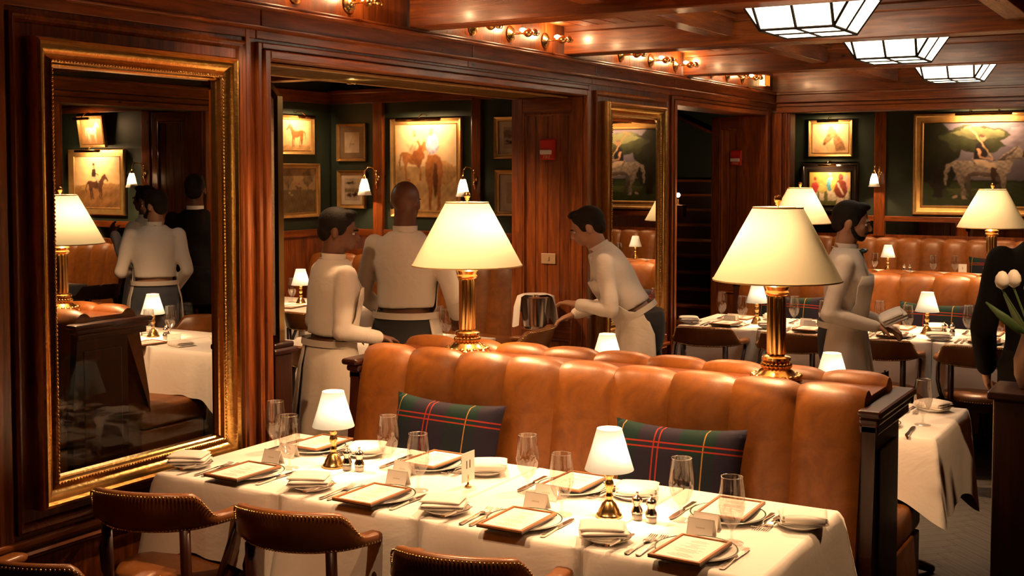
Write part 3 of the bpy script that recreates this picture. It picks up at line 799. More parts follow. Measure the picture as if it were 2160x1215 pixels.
def make_card():
    e = empty('place_card'); w, h, d = .043, .052, .020
    MB().add([(-w, -d, 0), (w, -d, 0), (w, 0, h), (-w, 0, h), (-w, -d+.0012, 0), (w, -d+.0012, 0), (w, .0012, h), (-w, .0012, h)], [(0,1,2,3), (7,6,5,4), (0,4,5,1), (0,3,7,4), (1,5,6,2), (3,2,6,7)]).build('front_leaf', M['paper'], e)
    MB().add([(-w, d, 0), (w, d, 0), (w, 0, h), (-w, 0, h), (-w, d+.0012, 0), (w, d+.0012, 0), (w, .0012, h), (-w, .0012, h)], [(0,1,2,3), (7,6,5,4), (0,4,5,1), (0,3,7,4), (1,5,6,2), (3,2,6,7)]).build('rear_leaf', M['paper'], e)
    ln = MB(); 
    def onleaf(x, t): return (x, -d*(1-t)-.0004, h*t)
    for x0, x1, t0, t1 in ((-w, w, .955, .985), (-w, w, .015, .045), (-w, -w+.0016, .0, 1), (w-.0016, w, 0, 1)):
        ln.add([onleaf(x0, t0), onleaf(x1, t0), onleaf(x1, t1), onleaf(x0, t1)], [(0,1,2,3)])
    for k in range(7):
        x = -.0135 + k*.0042; ln.add([onleaf(x, .44), onleaf(x+.0028, .44), onleaf(x+.0028, .52+.02*(k % 2)), onleaf(x, .52)], [(0,1,2,3)])
    tag(ln.build('ruled_border', M['ink'], e), kind='stuff'); return proto(e)
CARD = make_card()
def make_shaker():
    e = empty('pepper_mill'); MB().lathe([(.001, 0), (.018, 0), (.019, .006), (.019, .022), (.0165, .026)], 20).build('glass_base', M['glass'], e, smooth=True, angle=60)
    MB().lathe([(.017, .002), (.0175, .020), (.001, .020)], 16).build('filling', M['paper'], e, smooth=True)
    MB().lathe([(.0195, .022), (.020, .026), (.0175, .034), (.0125, .044), (.012, .052), (.0165, .058), (.0175, .062), (.0175, .067), (.014, .074), (.006, .079), (.003, .082), (.0055, .086), (.0045, .091), (.001, .092)], 20).build('silver_top', M['silver'], e, smooth=True, angle=60); return proto(e)
MILL = make_shaker()
def text_mesh(s, size, name='lettering', ext=.0004):
    cu = bpy.data.curves.new(name, 'FONT'); cu.body = s; cu.size = size; cu.align_x = 'CENTER'; cu.align_y = 'CENTER'; cu.extrude = ext
    o = bpy.data.objects.new(name, cu); COL.objects.link(o); bpy.context.view_layer.update()
    me = bpy.data.meshes.new_from_object(o.evaluated_get(bpy.context.evaluated_depsgraph_get())); bpy.data.objects.remove(o); me.name = name; return me
def number_stand(loc, rz, label, s='11'):
    e = empty('number_card', loc, rz); tag(e, label, 'table number')
    MB().lathe([(.001, 0), (.013, 0), (.014, .003), (.011, .007), (.005, .010), (.003, .02), (.003, .03)], 16).build('brass_foot', M['brass'], e, smooth=True)
    MB().tube([(0, -.003, .03), (0, -.003, .045)], .002, 6).build('clip', M['brass'], e)
    MB().box(-.042, .042, -.001, .001, .022, .128).build('card', M['paper'], e)
    me = text_mesh(s, .042); me.materials.append(M['ink_dk'])
    for sy, rr in ((-.0018, 0), (.0018, R(180))):
        o = link('numeral', me, e, (0, sy, .082)); o.rotation_euler = (R(90), 0, rr)
    return e
def pillow_mesh():
    N = 22; w, h, t = .27, .205, .075; m = MB(); tops = []; bots = []
    for i in range(N+1):
        for j in range(N+1):
            u, v = -1+2*i/N, -1+2*j/N
            pin = 1 - .10*(1-u*u)*abs(v)**3 * 1.0; pin2 = 1 - .07*(1-v*v)*abs(u)**3
            x = u*w*pin2; z = v*h*pin; k = (1-u**4)*(1-v**4); d = t*max(0, k)**.55
            tops.append((x, -d, z)); bots.append((x, d, z))
    fs = [(i*(N+1)+j, (i+1)*(N+1)+j, (i+1)*(N+1)+j+1, i*(N+1)+j+1) for i in range(N) for j in range(N)]
    m.add(tops, fs); m.add(bots, [f[::-1] for f in fs])
    me = m.mesh('pillow', M['tartan'], True)
    bm = bmesh.new(); bm.from_mesh(me); bmesh.ops.remove_doubles(bm, verts=bm.verts, dist=1e-4); bm.to_mesh(me); bm.free(); me.shade_smooth(); return me
PILLOW = pillow_mesh()
def pillow(loc, rz, tilt, label, roll=0):
    o = link('pillow', PILLOW, None, loc); o.rotation_euler = (tilt, roll, rz); tag(o, label, 'pillow', 'tartan pillows on the banquettes'); return o
# ------------------------------------------------------------------ rows of tables
ORD = ('first', 'second', 'third', 'fourth')
TX = [(-3.44, -2.845), (-2.835, -2.245), (-2.235, -1.645), (-1.635, -1.085)]
def row_tables(y0, y1, where, seed, drop=.29, xs=TX, short=2):
    for k, (a, b) in enumerate(xs):
        table(a, b, y0, y1, f'{ORD[k]} table from the wall, {where}', f'white cloth on {ORD[k]} table from wall, {where}',
              drop, (1, 1 if k == len(xs)-1 else .12, 1, 1 if k == 0 else .12), seed+k, f'tablecloths of {where}', short=short)
def setting(mx, my, back, seat, grp, full=True, glass=True, card=True, dz=0):
    s = -1 if back else 1; rz = math.pi if back else 0
    def P(x, y, z=0): return (mx + s*x, my + s*y, TZ + z + dz)
    j = random.uniform
    if full:
        put(PLATE, P(0, .055), 0, f'green rimmed dinner plate under the menu at {seat}', grp+' plates', 'plate')
    put(MENU, P(0, .01 if not back else .03, .0195 if full else .001), rz + j(-.04, .04), f'wood bordered menu at {seat}', grp+' menus', 'menu')
    bx = -.285 if not back else -.235
    put(BPLATE, P(bx, .035), 0, f'small bread plate under the napkin at {seat}', grp+' bread plates', 'plate')
    put(NAPKIN, P(bx-.01, .03, .0185), rz + R(-62) + j(-.12, .12), f'folded white napkin at {seat}', grp+' napkins', 'napkin')
    if full:
        put(BKNIFE, P(bx+.063, .0, .019), rz + R(-8), f'butter knife on the bread plate at {seat}', grp+' butter knives', 'knife')
        put(FORK, P(-.172 if not back else -.150, .03, .001), rz + j(-.03, .03), f'outer fork at {seat}', grp+' forks', 'fork')
        put(FORK, P(-.138 if not back else -.118, .035, .001), rz + j(-.03, .03), f'inner fork at {seat}', grp+' forks', 'fork')
    put(KNIFE, P(.118 if not back else .155, .065, .001), rz + j(-.04, .04), f'dinner knife at {seat}', grp+' knives', 'knife')
    if glass: put(GLASS, P(.055 if not back else .12, .205 if not back else .16), j(0, 1), f'stemmed water glass at {seat}', grp+' glasses', 'glass')
    if card: put(CARD, P(-.055 if not back else .015, .235 if not back else .205), 0 + j(-.05, .05), f'tent shaped place card at {seat}', grp+' place cards', 'place card')
row_tables(3.2, 4.0, 'the front row', 1, .27)
for k, (mx, my) in enumerate(((-3.107, 3.30), (-2.498, 3.285), (-1.917, 3.278), (-1.326, 3.275))):
    setting(mx, my, False, f'{ORD[k]} front row chair seat from the wall', 'front chair side')
for k, (mx, my) in enumerate(((-3.165, 3.85), (-2.601, 3.85), (-1.978, 3.83), (-1.376, 3.785))):
    setting(mx, my, True, f'{ORD[k]} front row bench seat from the wall', 'front bench side')
put(SMALL, (-2.921, 3.609, TZ), 0, 'small brass lamp lit on the front tables nearer the tall pane', 'small lamps', 'lamp')
put(SMALL, (-1.717, 3.544, TZ), 0, 'small brass lamp lit on the front tables near the second pillow', 'small lamps', 'lamp')
for i, (x, y) in enumerate(((-2.848, 3.600), (-2.795, 3.606), (-1.624, 3.561), (-1.571, 3.555))):
    put(MILL, (x, y, TZ), 0, ('left' if i % 2 == 0 else 'right') + ' silver topped mill beside the ' + ('lamp near the tall pane' if i < 2 else 'lamp near the second pillow') + ' in front', 'silver topped mills', 'pepper mill')
number_stand((-2.315, 3.619, TZ), R(90), 'table number card on a brass foot amid the front tables')
banquette(-3.40, -1.112, 4.64, 9, 'tan leather banquette behind the front tables with two big brass lamps')
put(BIG, (-2.971, 4.64, 1.0605), R(0), 'big brass column lamp on the front banquette nearer the opening', 'big lamps', 'lamp')
put(BIG, (-1.515, 4.64, 1.0605), R(180), 'big brass column lamp on the front banquette near its right end', 'big lamps', 'lamp')
pillow((-2.83, 4.235, .725), R(2), R(-14), 'tartan pillow behind the number card on the front banquette', R(1.5))
pillow((-1.77, 4.235, .73), R(0), R(-14), 'tartan pillow beside the small lamp on the front banquette', R(-1))
for (x, y, rz, lb) in ((-3.25, 3.11, 17, 'nailhead captains chair at the first front table below the tall pane'), (-2.65, 3.20, 11, 'nailhead captains chair at the second front table'),
                       (-1.93, 3.10, 11, 'nailhead captains chair at the third front table cut by the picture edge'), (-1.27, 2.96, 8, 'nailhead captains chair at the fourth front table showing only an arm'),
                       (-2.98, 2.42, 10, 'nailhead captains chair at the bottom left corner showing its top edge')):
    put(CHAIR, (x, y, 0), R(rz), lb, 'captains chairs', 'chair')

# tables on the far side of the front banquette
row_tables(5.28, 6.04, 'the row behind the front banquette', 11, .36, TX[:3] + [(-1.635, -1.03)], short=0)
put(SMALL, (-2.728, 5.60, TZ), 0, 'small lamp whose shade peeps over the front banquette nearer the opening', 'small lamps', 'lamp')
put(SMALL, (-1.544, 5.54, TZ), 0, 'small lamp whose shade peeps over the front banquette beside the apron', 'small lamps', 'lamp')
for k, (x, y) in enumerate(((-2.60, 5.50), (-2.00, 5.50), (-1.42, 5.50))):
    put(GLASS, (x, y, TZ), 0, f'{ORD[k]} water glass just showing over the front banquette from the left', 'glasses behind the front banquette', 'glass')
S2 = 'open end of the row behind the front banquette'
put(GLASS, (-1.135, 5.545, TZ), 0, f'stemmed water glass at {S2}', None, 'glass')
put(BPLATE, (-1.16, 5.90, TZ), 0, f'bread plate at {S2}', None, 'plate'); put(NAPKIN, (-1.16, 5.89, TZ+.0185), R(70), f'folded white napkin at {S2}', None, 'napkin')
put(KNIFE, (-1.15, 5.37, TZ+.001), R(4), f'dinner knife at {S2}', None, 'knife')
put(PLATE, (-1.33, 5.43, TZ), 0, f'dinner plate at {S2}', None, 'plate'); put(MENU, (-1.33, 5.44, TZ+.0195), R(2), f'wood bordered menu at {S2}', None, 'menu')
put(FORK, (-1.225, 5.86, TZ+.001), R(184), f'outer fork at {S2}', None, 'fork'); put(FORK, (-1.26, 5.86, TZ+.001), R(178), f'inner fork at {S2}', None, 'fork')

# middle row, the same layout one bay further
DY = 5.05
row_tables(3.2+DY, 4.0+DY, 'the middle row', 21)
for k, mx in enumerate((-3.107, -2.498, -1.917, -1.326)):
    setting(mx, 3.29+DY, False, f'{ORD[k]} middle row chair seat from the wall', 'middle chair side', True)
for k, mx in enumerate((-3.165, -2.601, -1.978, -1.376)):
    setting(mx, 3.85+DY, True, f'{ORD[k]} middle row bench seat from the wall', 'middle bench side', False)
put(SMALL, (-2.96, 8.60, TZ), 0, 'small lamp lit on the middle row tables near the stairs', 'small lamps', 'lamp')
put(SMALL, (-1.753, 8.65, TZ), 0, 'small lamp lit on the middle row tables before the tartan pillow', 'small lamps', 'lamp')
for i, (x, y) in enumerate(((-1.64, 8.66), (-1.585, 8.655))):
    put(MILL, (x, y, TZ), 0, ('left' if i == 0 else 'right') + ' silver topped mill beside the lamp on the middle row', 'silver topped mills', 'pepper mill')
banquette(-3.40, -1.112, 4.64+DY, 9, 'tan leather banquette behind the middle row tables')
put(BIG, (-2.985, 4.66+DY, 1.0605), 0, 'big lamp on the middle banquette half hidden by the nearest big lamp', 'big lamps', 'lamp')
put(BIG, (-1.505, 4.66+DY, 1.0605), R(180), 'big lamp on the middle banquette before the polo painting', 'big lamps', 'lamp')
pillow((-2.93, 4.245+DY, .71), R(0), R(-14), 'tartan pillow on the middle banquette beside the waiter in the apron')
pillow((-1.825, 4.245+DY, .71), R(0), R(-14), 'tartan pillow on the middle banquette behind the small lamp')
for k, (x, rz) in enumerate(((-3.16, 8), (-2.53, 5), (-1.95, 9), (-1.33, 4))):
    put(CHAIR, (x, 3.14+DY, 0), R(rz), f'{ORD[k]} captains chair from the wall along the middle row', 'captains chairs', 'chair')

# far row against the far green wall
FX = [(-4.6, -3.75), (-3.70, -2.85), (-2.80, -1.95), (-.95, -.05)]
for k, (a, b) in enumerate(FX):
    table(a, b, 13.30, 14.05, f'{ORD[k]} table from the left against the far banquette', f'white cloth on the {ORD[k]} table from the left against the far banquette', .3, (1, 1, 1, 1), 31+k, 'tablecloths of the far row', short=2)
banquette(-5.1, 2.4, 14.74, 29, 'tan leather banquette along the far green wall', (-1,), (0, 0))
put(SMALL, (-3.24, 13.84, TZ), 0, 'small lamp lit on the far tables under the wall sconce', 'small lamps', 'lamp')
put(SMALL, (-.42, 14.0, TZ), 0, 'small lamp lit on the far tables seen in the pier mirror', 'small lamps', 'lamp')
for k, (x, y) in enumerate(((-3.36, 13.75), (-2.72, 13.70), (-2.50, 13.75), (-2.15, 13.85))):
    put(GLASS, (x, y, TZ), 0, f'{ORD[k]} water glass from the left on the far tables', 'far glasses', 'glass')
put(GLASS, (-.26, 13.85, TZ), 0, 'water glass on the far tables seen in the pier mirror', 'far glasses', 'glass')
for i, x in enumerate((-3.05, -2.99)): put(MILL, (x, 13.8, TZ), 0, ('left' if i == 0 else 'right') + ' silver topped mill on the far tables', 'silver topped mills', 'pepper mill')
for k, (x, y) in enumerate(((-3.55, 13.6), (-2.62, 13.55), (-2.1, 13.6), (-.7, 13.6))):
    put(NAPKIN, (x, y, TZ), R(30), f'{ORD[k]} folded napkin from the left on the far tables', 'far napkins', 'napkin')
number_stand((-2.40, 13.62, TZ), R(10), 'square table number card on the far tables', '1')
pillow((-2.20, 14.34, .72), 0, R(-12), 'tartan pillow on the far banquette under the polo painting')

# second room seen through the wide opening
def small_set(pts, where, grp):
    for k, (kind, x, y, rz) in enumerate(pts):
        p, nm, ct = dict(n=(NAPKIN, 'folded napkin', 'napkin'), m=(MENU, 'wood bordered menu', 'menu'), g=(GLASS, 'water glass', 'glass'), p=(PLATE, 'dinner plate', 'plate'), s=(MILL, 'silver topped mill', 'pepper mill'), c=(CARD, 'tent shaped place card', 'place card'), t=(TUMBLER, 'short tumbler', 'glass'))[kind]
        same = [q for q in pts if q[0] == kind]; i = same.index((kind, x, y, rz))
        pre = '' if len(same) == 1 else ['first', 'second', 'third', 'fourth', 'fifth', 'sixth'][i] + ' '
        suf = '' if len(same) == 1 else ' from the left'
        put(p, (x, y, TZ + (.0195 if kind == 'm' and ('p', x, y, 0) in pts else .0005)), R(rz), f'{pre}{nm} on {where}{suf}', grp, ct)
table(-7.35, -6.15, 7.5, 8.3, 'table in the alcove under the small horse picture', 'white cloth on the alcove table under the small horse picture', .4, seed=41)
put(SMALL, (-6.77, 7.94, TZ), 0, 'small lamp lit on the alcove table under the horse picture', 'small lamps', 'lamp')
small_set([('n', -7.1, 7.75, 20), ('m', -6.65, 7.68, 5), ('g', -6.9, 7.98, 0), ('g', -6.52, 7.95, 0), ('g', -6.22, 7.9, 0), ('s', -6.66, 7.96, 0), ('s', -6.60, 7.94, 0), ('n', -6.35, 7.72, 80)], 'the alcove table under the horse', 'alcove tableware')
table(-5.42, -4.76, 6.3, 6.98, 'alcove table behind the bald waiter', 'white cloth on the alcove table behind the bald waiter', .3, (1, .12, 1, 1), 42)
table(-4.74, -4.24, 6.3, 6.98, 'alcove table beside the fire alarm panel', 'white cloth on the alcove table beside the fire alarm panel', .3, (1, 1, 1, .12), 43)
put(SMALL, (-4.83, 6.90, TZ), 0, 'small lamp on the alcove tables half hidden by the big lamp', 'small lamps', 'lamp')
small_set([('p', -5.2, 6.5, 0), ('m', -5.2, 6.5, 0), ('g', -4.62, 6.85, 0), ('g', -4.47, 6.72, 0), ('g', -4.44, 6.90, 0), ('n', -4.36, 6.80, 85), ('n', -4.36, 6.62, 80), ('m', -4.58, 6.47, 10), ('c', -4.28, 6.70, 0), ('n', -5.1, 6.78, 70), ('m', -4.33, 6.42, 15)], 'alcove tables behind the front banquette', 'alcove tableware')
put(CHAIR, (-6.12, 7.42, 0), R(-4), 'captains chair with its back to us at the alcove table under the horse picture', 'captains chairs', 'chair')
put(CHAIR, (-4.92, 6.05, 0), R(6), 'captains chair between the two walking waiters in the alcove', 'captains chairs', 'chair')
pf = MB().box(-4.08, -3.45, 5.98, 7.0, 0, .15, .006).build('platform', M['wood_x']); tag(pf, 'low wooden platform at the pier side of the opening', 'platform', kind='structure')
put(CHAIR, (-3.76, 6.32, .151), R(98), 'captains chair seen side on below the fire alarm', 'captains chairs', 'chair')
banquette(-7.6, -4.26, 9.28, 13, 'tan leather banquette along the alcove back wall', (-1,), (0, 0))
# ice bucket on a stand with a cloth
ib = empty('ice_bucket_stand', (-3.85, 6.84, .15)); tag(ib, 'silver ice bucket stand draped with a white cloth', 'ice bucket')
MB().lathe([(.001, 0), (.13, 0), (.13, .012), (.02, .03), (.014, .06), (.014, .68), (.06, .70), (.10, .72)], 20).build('stand', M['silver'], ib, smooth=True, angle=50)
MB().lathe([(.001, .72), (.075, .72), (.085, .75), (.105, .92), (.11, .925), (.10, .93), (.08, .76), (.001, .74)], 24).build('bucket', M['silver'], ib, smooth=True, angle=50)
rings = []
for z, r in ((.935, .02), (.942, .09), (.930, .122), (.86, .135), (.78, .145)):
    rings.append([(r*(1+.10*math.sin(5*a+z*9)*(1 if z < .9 else 0))*math.cos(a), r*(1+.10*math.sin(5*a))*math.sin(a), z - (.05*math.sin(2*a) if z < .8 else 0)) for a in [2*math.pi*j/36 for j in range(26)]])
MB().loft(rings, cap=False, close=False).build('draped_cloth', M['napkin'], ib, smooth=True)

# second room seen through the tall gilt framed pane
banquette(-7.4, -5.55, 4.80, 7, 'tan leather banquette with dark wooden end seen through the tall pane')
put(BIG, (-5.93, 4.80, 1.0605), 0, 'big lamp on the banquette seen through the tall pane', 'big lamps', 'lamp')
table(-6.66, -5.98, 5.50, 6.20, 'left table seen through the tall pane', 'white cloth on the left table seen through the tall pane', .36, (1, .12, 1, 1), 51, short=0)
table(-5.96, -5.33, 5.50, 6.20, 'right table seen through the tall pane with a hanging cloth corner', 'white cloth with a long hanging corner seen through the tall pane', .40, (1, 1, 1, .12), 52, short=0)
put(SMALL, (-6.28, 5.83, TZ), 0, 'small lamp lit on the table seen through the tall pane', 'small lamps', 'lamp')
small_set([('g', -6.22, 5.93, 0), ('g', -6.18, 5.70, 0), ('n', -6.5, 5.98, 60), ('c', -6.42, 5.80, 30), ('s', -6.16, 5.84, 0), ('s', -6.12, 5.79, 0), ('m', -6.06, 5.56, -8), ('n', -5.80, 5.62, 75), ('n', -5.78, 5.98, 75), ('c', -5.60, 5.92, 30), ('m', -5.50, 5.95, 0), ('c', -5.98, 5.73, 40)], 'tables behind the tall pane', 'second room tableware')
for (x, y, rz, lb) in ((-6.05, 6.42, 176, 'captains chair behind the table seen through the tall pane below the dark suit'), (-6.60, 6.44, 184, 'captains chair behind the small lamp seen through the tall pane')):
    put(CHAIR, (x, y, 0), R(rz), lb, 'captains chairs', 'chair')
banquette(-12.4, -10.2, 9.28, 9, 'tall tan leather banquette seen through the tall pane beside the waiter', (-1,), (0, 0))
table(-10.75, -9.75, 7.5, 8.2, 'distant table seen through the tall pane', 'white cloth on the distant table seen through the tall pane', .3, seed=53)
small_set([('m', -10.3, 7.75, 10), ('n', -10.1, 7.9, 60), ('m', -9.95, 7.7, 0), ('t', -9.85, 8.0, 0)], 'the distant table behind the tall pane', 'second room tableware')
put(CHAIR, (-9.50, 8.02, 0), R(80), 'captains chair side on before the leather seen through the tall pane', 'captains chairs', 'chair')
# ------------------------------------------------------------------ ceiling lanterns, brass cove lights, sconces
def make_lantern():
    e = empty('ceiling_lantern')
    a, b, ch, z0, z1, z2 = .292, .34, .095, -.205, -.035, 0.0
    p, q = .182, .21
    top = [(-a+ch, -b), (a-ch, -b), (a, -b+ch), (a, b-ch), (a-ch, b), (-a+ch, b), (-a, b-ch), (-a, -b+ch)]
    bars = MB()
    def pane(pts):
        pts = [Vector(v) for v in pts]
        m = MB(); m.add([tuple(v) for v in pts], [tuple(range(len(pts)))]); m.build('pane', M['lantern_glass'], e)
        for u, v in zip(pts, pts[1:]+pts[:1]): bars.tube([u, v], .008, 6)
    def L(u, v, t): return tuple(u[i] + (v[i]-u[i])*t for i in range(3))
    T = [(x, y, z1) for x, y in top]; B = [(-p, -q, z0), (p, -q, z0), (p, q, z0), (-p, q, z0)]
    for (t0, t1, b0, b1) in ((0, 1, 0, 1), (2, 3, 1, 2), (4, 5, 2, 3), (6, 7, 3, 0)):
        tm, bm_ = L(T[t0], T[t1], .5), L(B[b0], B[b1], .5)
        pane([T[t0], tm, bm_, B[b0]]); pane([tm, T[t1], B[b1], bm_])
    for (t0, t1, bb) in ((1, 2, 1), (3, 4, 2), (5, 6, 3), (7, 0, 0)): pane([T[t0], T[t1], B[bb]])
    c = (0, 0, z0)
    ms = [L(B[i], B[(i+1) % 4], .5) for i in range(4)]
    for i in range(4): pane([B[i], ms[i], c, ms[i-1]])
    T2 = [(x, y, z2) for x, y in top]
    for i in range(8): pane([T[i], T[(i+1) % 8], T2[(i+1) % 8], T2[i]])
    bars.build('leading', M['iron'], e)
    return proto(e)
LAN = make_lantern()
for k, (y, w) in enumerate(((5.97, 'nearest'), (7.77, 'middle'), (9.72, 'farthest'))):
    put(LAN, (-1.80, y, ZC-.010), 0, f'{w} of the three leaded opal glass ceiling lanterns', 'ceiling lanterns', 'ceiling light')
put(LAN, (-5.95, 5.4, 2.752), 0, 'added leaded opal lantern lighting the alcove hidden behind the opening head', 'ceiling lanterns', 'ceiling light')  # added out of view to brighten the alcove ceiling
def make_cove():
    e = empty('brass_wall_light')
    MB().lathe([(.001, 0), (.046, 0), (.048, .004), (.043, .009), (.034, .010), (.030, .015), (.020, .017), (.012, .022), (.007, .028), (.006, .06)], 24, axis='x').build('rosette', M['brass'], e, smooth=True, angle=50)
    m = MB(); m.tube([(.05, 0, 0), (.085, 0, 0), (.10, 0, -.004)], [.006, .006, .008], 10); m.build('arm', M['brass'], e, smooth=True)
    MB().lathe([(.006, .088), (.016, .096), (.024, .108), (.026, .122), (.020, .136), (.012, .146), (.015, .152), (.022, .160), (.020, .172), (.010, .180), (.001, .182)], 18, axis='x').build('cup', M['brass'], e, smooth=True)
    for s in (-1, 1): MB().tube([(.145, 0, 0), (.165, s*.018, .006), (.178, s*.026, -.004), (.170, s*.030, -.016), (.158, s*.024, -.014)], .004, 8).build('scroll', M['brass'], e, smooth=True)
    MB().ball((.082, 0, .020), (.020, .011, .011), 10, 6).build('bulb', M['bulb'], e, smooth=True)
    point_light('bulb_light', (.085, 0, .04), P_COVE, e, .012)
    return proto(e)
COVE = make_cove()
CY = (4.2, 4.585, 5.68, 6.09, 6.51, 7.59, 8.09, 8.55, 9.30, 9.66, 10.02)
NM = ('first', 'second', 'third', 'fourth', 'fifth', 'sixth', 'seventh', 'eighth', 'ninth', 'tenth', 'eleventh')
for k, y in enumerate(CY): put(COVE, (WX+.001, y, 2.690), 0, f'{NM[k]} brass light from the camera above the cornice', 'brass lights above the cornice', 'wall light')
xs = empty('louvred_light', (WX+.001, 10.52, 2.70)); tag(xs, 'small glowing slatted light box above the far cornice end', 'wall light')
MB().box(0, .05, -.06, .06, -.045, .045, .004).build('lit_box', emit('amber_glow', (1, .55, .2), 3.0), xs)
for k in range(6): MB().box(.05, .062, -.062+k*.0225, -.052+k*.0225, -.05, .05, .002).build('slat', M['brass'], xs)
SPOTM = MB().lathe([(.026, 0), (.030, -.005), (.022, -.010), (.018, -.002)], 16).mesh('bezel', M['brass'], True)
LENS = MB().lathe([(.001, -.003), (.018, -.003)], 12).mesh('lens', M['candle'])
def spot(x, y, tx, ty, label, power=1.0, z=ZC-.001, cone=78, tz=.76):  # lamps added for brightness, except the tiny one in the ceiling boards
    e = empty('spotlight', (x, y, z)); tag(e, label, 'spotlight', 'ceiling spotlights')
    link('bezel', SPOTM, e); link('lens', LENS, e)
    d = bpy.data.lights.new('spot', 'SPOT'); d.energy = P_SPOT*power; d.color = LC; d.spot_size = R(cone); d.spot_blend = .6; d.shadow_soft_size = .03
    o = bpy.data.objects.new('spot_beam', d); COL.objects.link(o); o.parent = e; o.location = (0, 0, -.02)
    o.rotation_euler = Vector((tx-x, ty-y, tz-z)).to_track_quat('-Z', 'Y').to_euler(); return e
spot(-2.95, 4.35, -2.85, 3.55, 'added ceiling spotlight over the front tables nearer the wall')
spot(-1.72, 4.35, -1.75, 3.55, 'added ceiling spotlight over the front tables nearer the aisle')
spot(-2.6, 2.45, -2.5, 3.3, 'added ceiling spotlight over the front chairs nearer the wall', .34, cone=58)
spot(-1.75, 2.3, -1.8, 3.2, 'added ceiling spotlight over the front chairs nearer the aisle', .24, cone=60)
spot(-.15, 3.55, -1.1, 3.45, 'added ceiling spotlight aimed at the aisle end of the front tables', .30, cone=46, tz=.55)
spot(-.3, 4.15, -1.03, 5.6, 'added ceiling spotlight aimed at the aisle end of the second tables', .5, cone=34, tz=.6)
spot(-2.9, 3.0, -3.9, 5.2, 'added ceiling spotlight aimed at the wide opening', .35, cone=60, tz=1.2)
spot(-2.75, 6.35, -2.6, 5.4, 'tiny bright spotlight set in the ceiling boards', .45, ZC-.013)
spot(-1.72, 6.50, -1.5, 5.6, 'added ceiling spotlight over the row behind the front banquette', .22)
spot(-2.95, 9.30, -2.85, 8.6, 'added ceiling spotlight over the middle tables nearer the wall', .9, ZC-.013)
spot(-1.72, 9.25, -1.75, 8.6, 'added ceiling spotlight over the middle tables nearer the aisle', .9)
spot(-3.0, 12.9, -3.0, 13.9, 'added ceiling spotlight over the far tables under the sconce', .9)
spot(-1.0, 12.9, -1.0, 13.9, 'added ceiling spotlight over the far tables on the right', .8)
spot(-4.7, 5.6, -4.6, 6.8, 'added ceiling spotlight over the alcove tables by the panel', .8, 2.759)  # from here on, lamps added to brighten alcove, passage and second room
spot(-3.95, 5.05, -4.0, 4.35, 'added spotlight over the passage by the glass screen', .22, 2.357, tz=1.5)
spot(-6.25, 7.0, -6.6, 8.2, 'added ceiling spotlight over the alcove table under the horse picture', .9, 2.759)
spot(-5.75, 5.0, -6.7, 6.2, 'added ceiling spotlight over the table seen through the tall pane', .6, 2.759, cone=60, tz=1.0)
spot(-11.0, 8.15, -11.0, 9.0, 'added ceiling spotlight over the distant leather seen through the tall pane', .8, 2.759)
def make_sconce():               # on a wall facing -y
    e = empty('wall_sconce')
    MB().lathe([(.001, 0), (.03, 0), (.032, -.006), (.022, -.012), (.012, -.02)], 18, axis='y').build('backplate', M['brass'], e, smooth=True)
    for z in (-.05, .06): MB().ball((0, -.02, z), (.016, .014, .022), 10, 6).build('backplate_boss', M['brass'], e, smooth=True)
    MB().tube([(0, -.01, -.10), (0, -.02, 0), (0, -.02, .08)], [.010, .012, .006], 10).build('spine', M['brass'], e, smooth=True)
    MB().tube([(0, -.02, .04), (0, -.06, .10), (0, -.12, .105), (0, -.155, .07), (0, -.16, .02)], .006, 10).build('swan_arm', M['brass'], e, smooth=True)
    MB().lathe([(.010, .03), (.016, .02), (.018, .005), (.022, 0)], 16, c=(0, -.16, -.005)).build('gallery', M['brass'], e, smooth=True)
    MB().lathe([(.024, 0), (.040, -.05), (.052, -.11), (.068, -.155), (.067, -.157), (.050, -.11)], 24, c=(0, -.16, -.005)).build('bell_shade', M['shade_opal'], e, smooth=True)
    MB().ball((0, -.16, -.075), (.020, .020, .03), 10, 6).build('bulb', M['shade_opal'], e, smooth=True)
    point_light('sconce_light', (0, -.185, -.075), P_SCONCE, e, .018)
    return proto(e)
SCONCE = make_sconce()
put(SCONCE, (-7.04, YF-.056, 1.82), R(-14), 'brass wall sconce left of the two horses painting', 'wall sconces', 'wall light')
put(SCONCE, (-5.92, YF-.056, 1.82), R(-14), 'brass wall sconce right of the two horses painting', 'wall sconces', 'wall light')
put(SCONCE, (-3.59, YB-.056, 1.86), R(-8), 'brass wall sconce between the far paintings', 'wall sconces', 'wall light')
put(SCONCE, (-10.2, YF-.056, 1.87), R(-18), 'brass wall sconce beside the rider picture behind the tall pane', 'wall sconces', 'wall light')

# ------------------------------------------------------------------ pictures (flat prints in real frames)
HORSE = [(.16,.98),(.13,.93),(.05,.80),(.0,.73),(.015,.69),(.05,.69),(.11,.745),(.17,.755),(.21,.68),(.225,.58),(.25,.50),(.285,.44),(.29,.30),(.285,.22),(.285,.06),(.265,0),(.315,0),(.325,.06),(.33,.22),(.345,.30),(.365,.43),(.50,.385),(.65,.42),(.70,.46),(.735,.36),(.76,.27),(.735,.17),(.735,.06),(.715,0),(.77,0),(.78,.07),(.80,.20),(.825,.28),(.83,.38),(.87,.50),(.885,.60),(.92,.56),(.95,.40),(.945,.22),(.985,.35),(.985,.50),(.95,.64),(.88,.70),(.80,.725),(.70,.70),(.55,.675),(.42,.70),(.36,.74),(.29,.86),(.21,.95),(.18,.955)]
LEG1 = [(.33,.46),(.36,.30),(.355,.2),(.36,.06),(.345,.02),(.39,.02),(.395,.07),(.395,.22),(.41,.30),(.43,.44)]
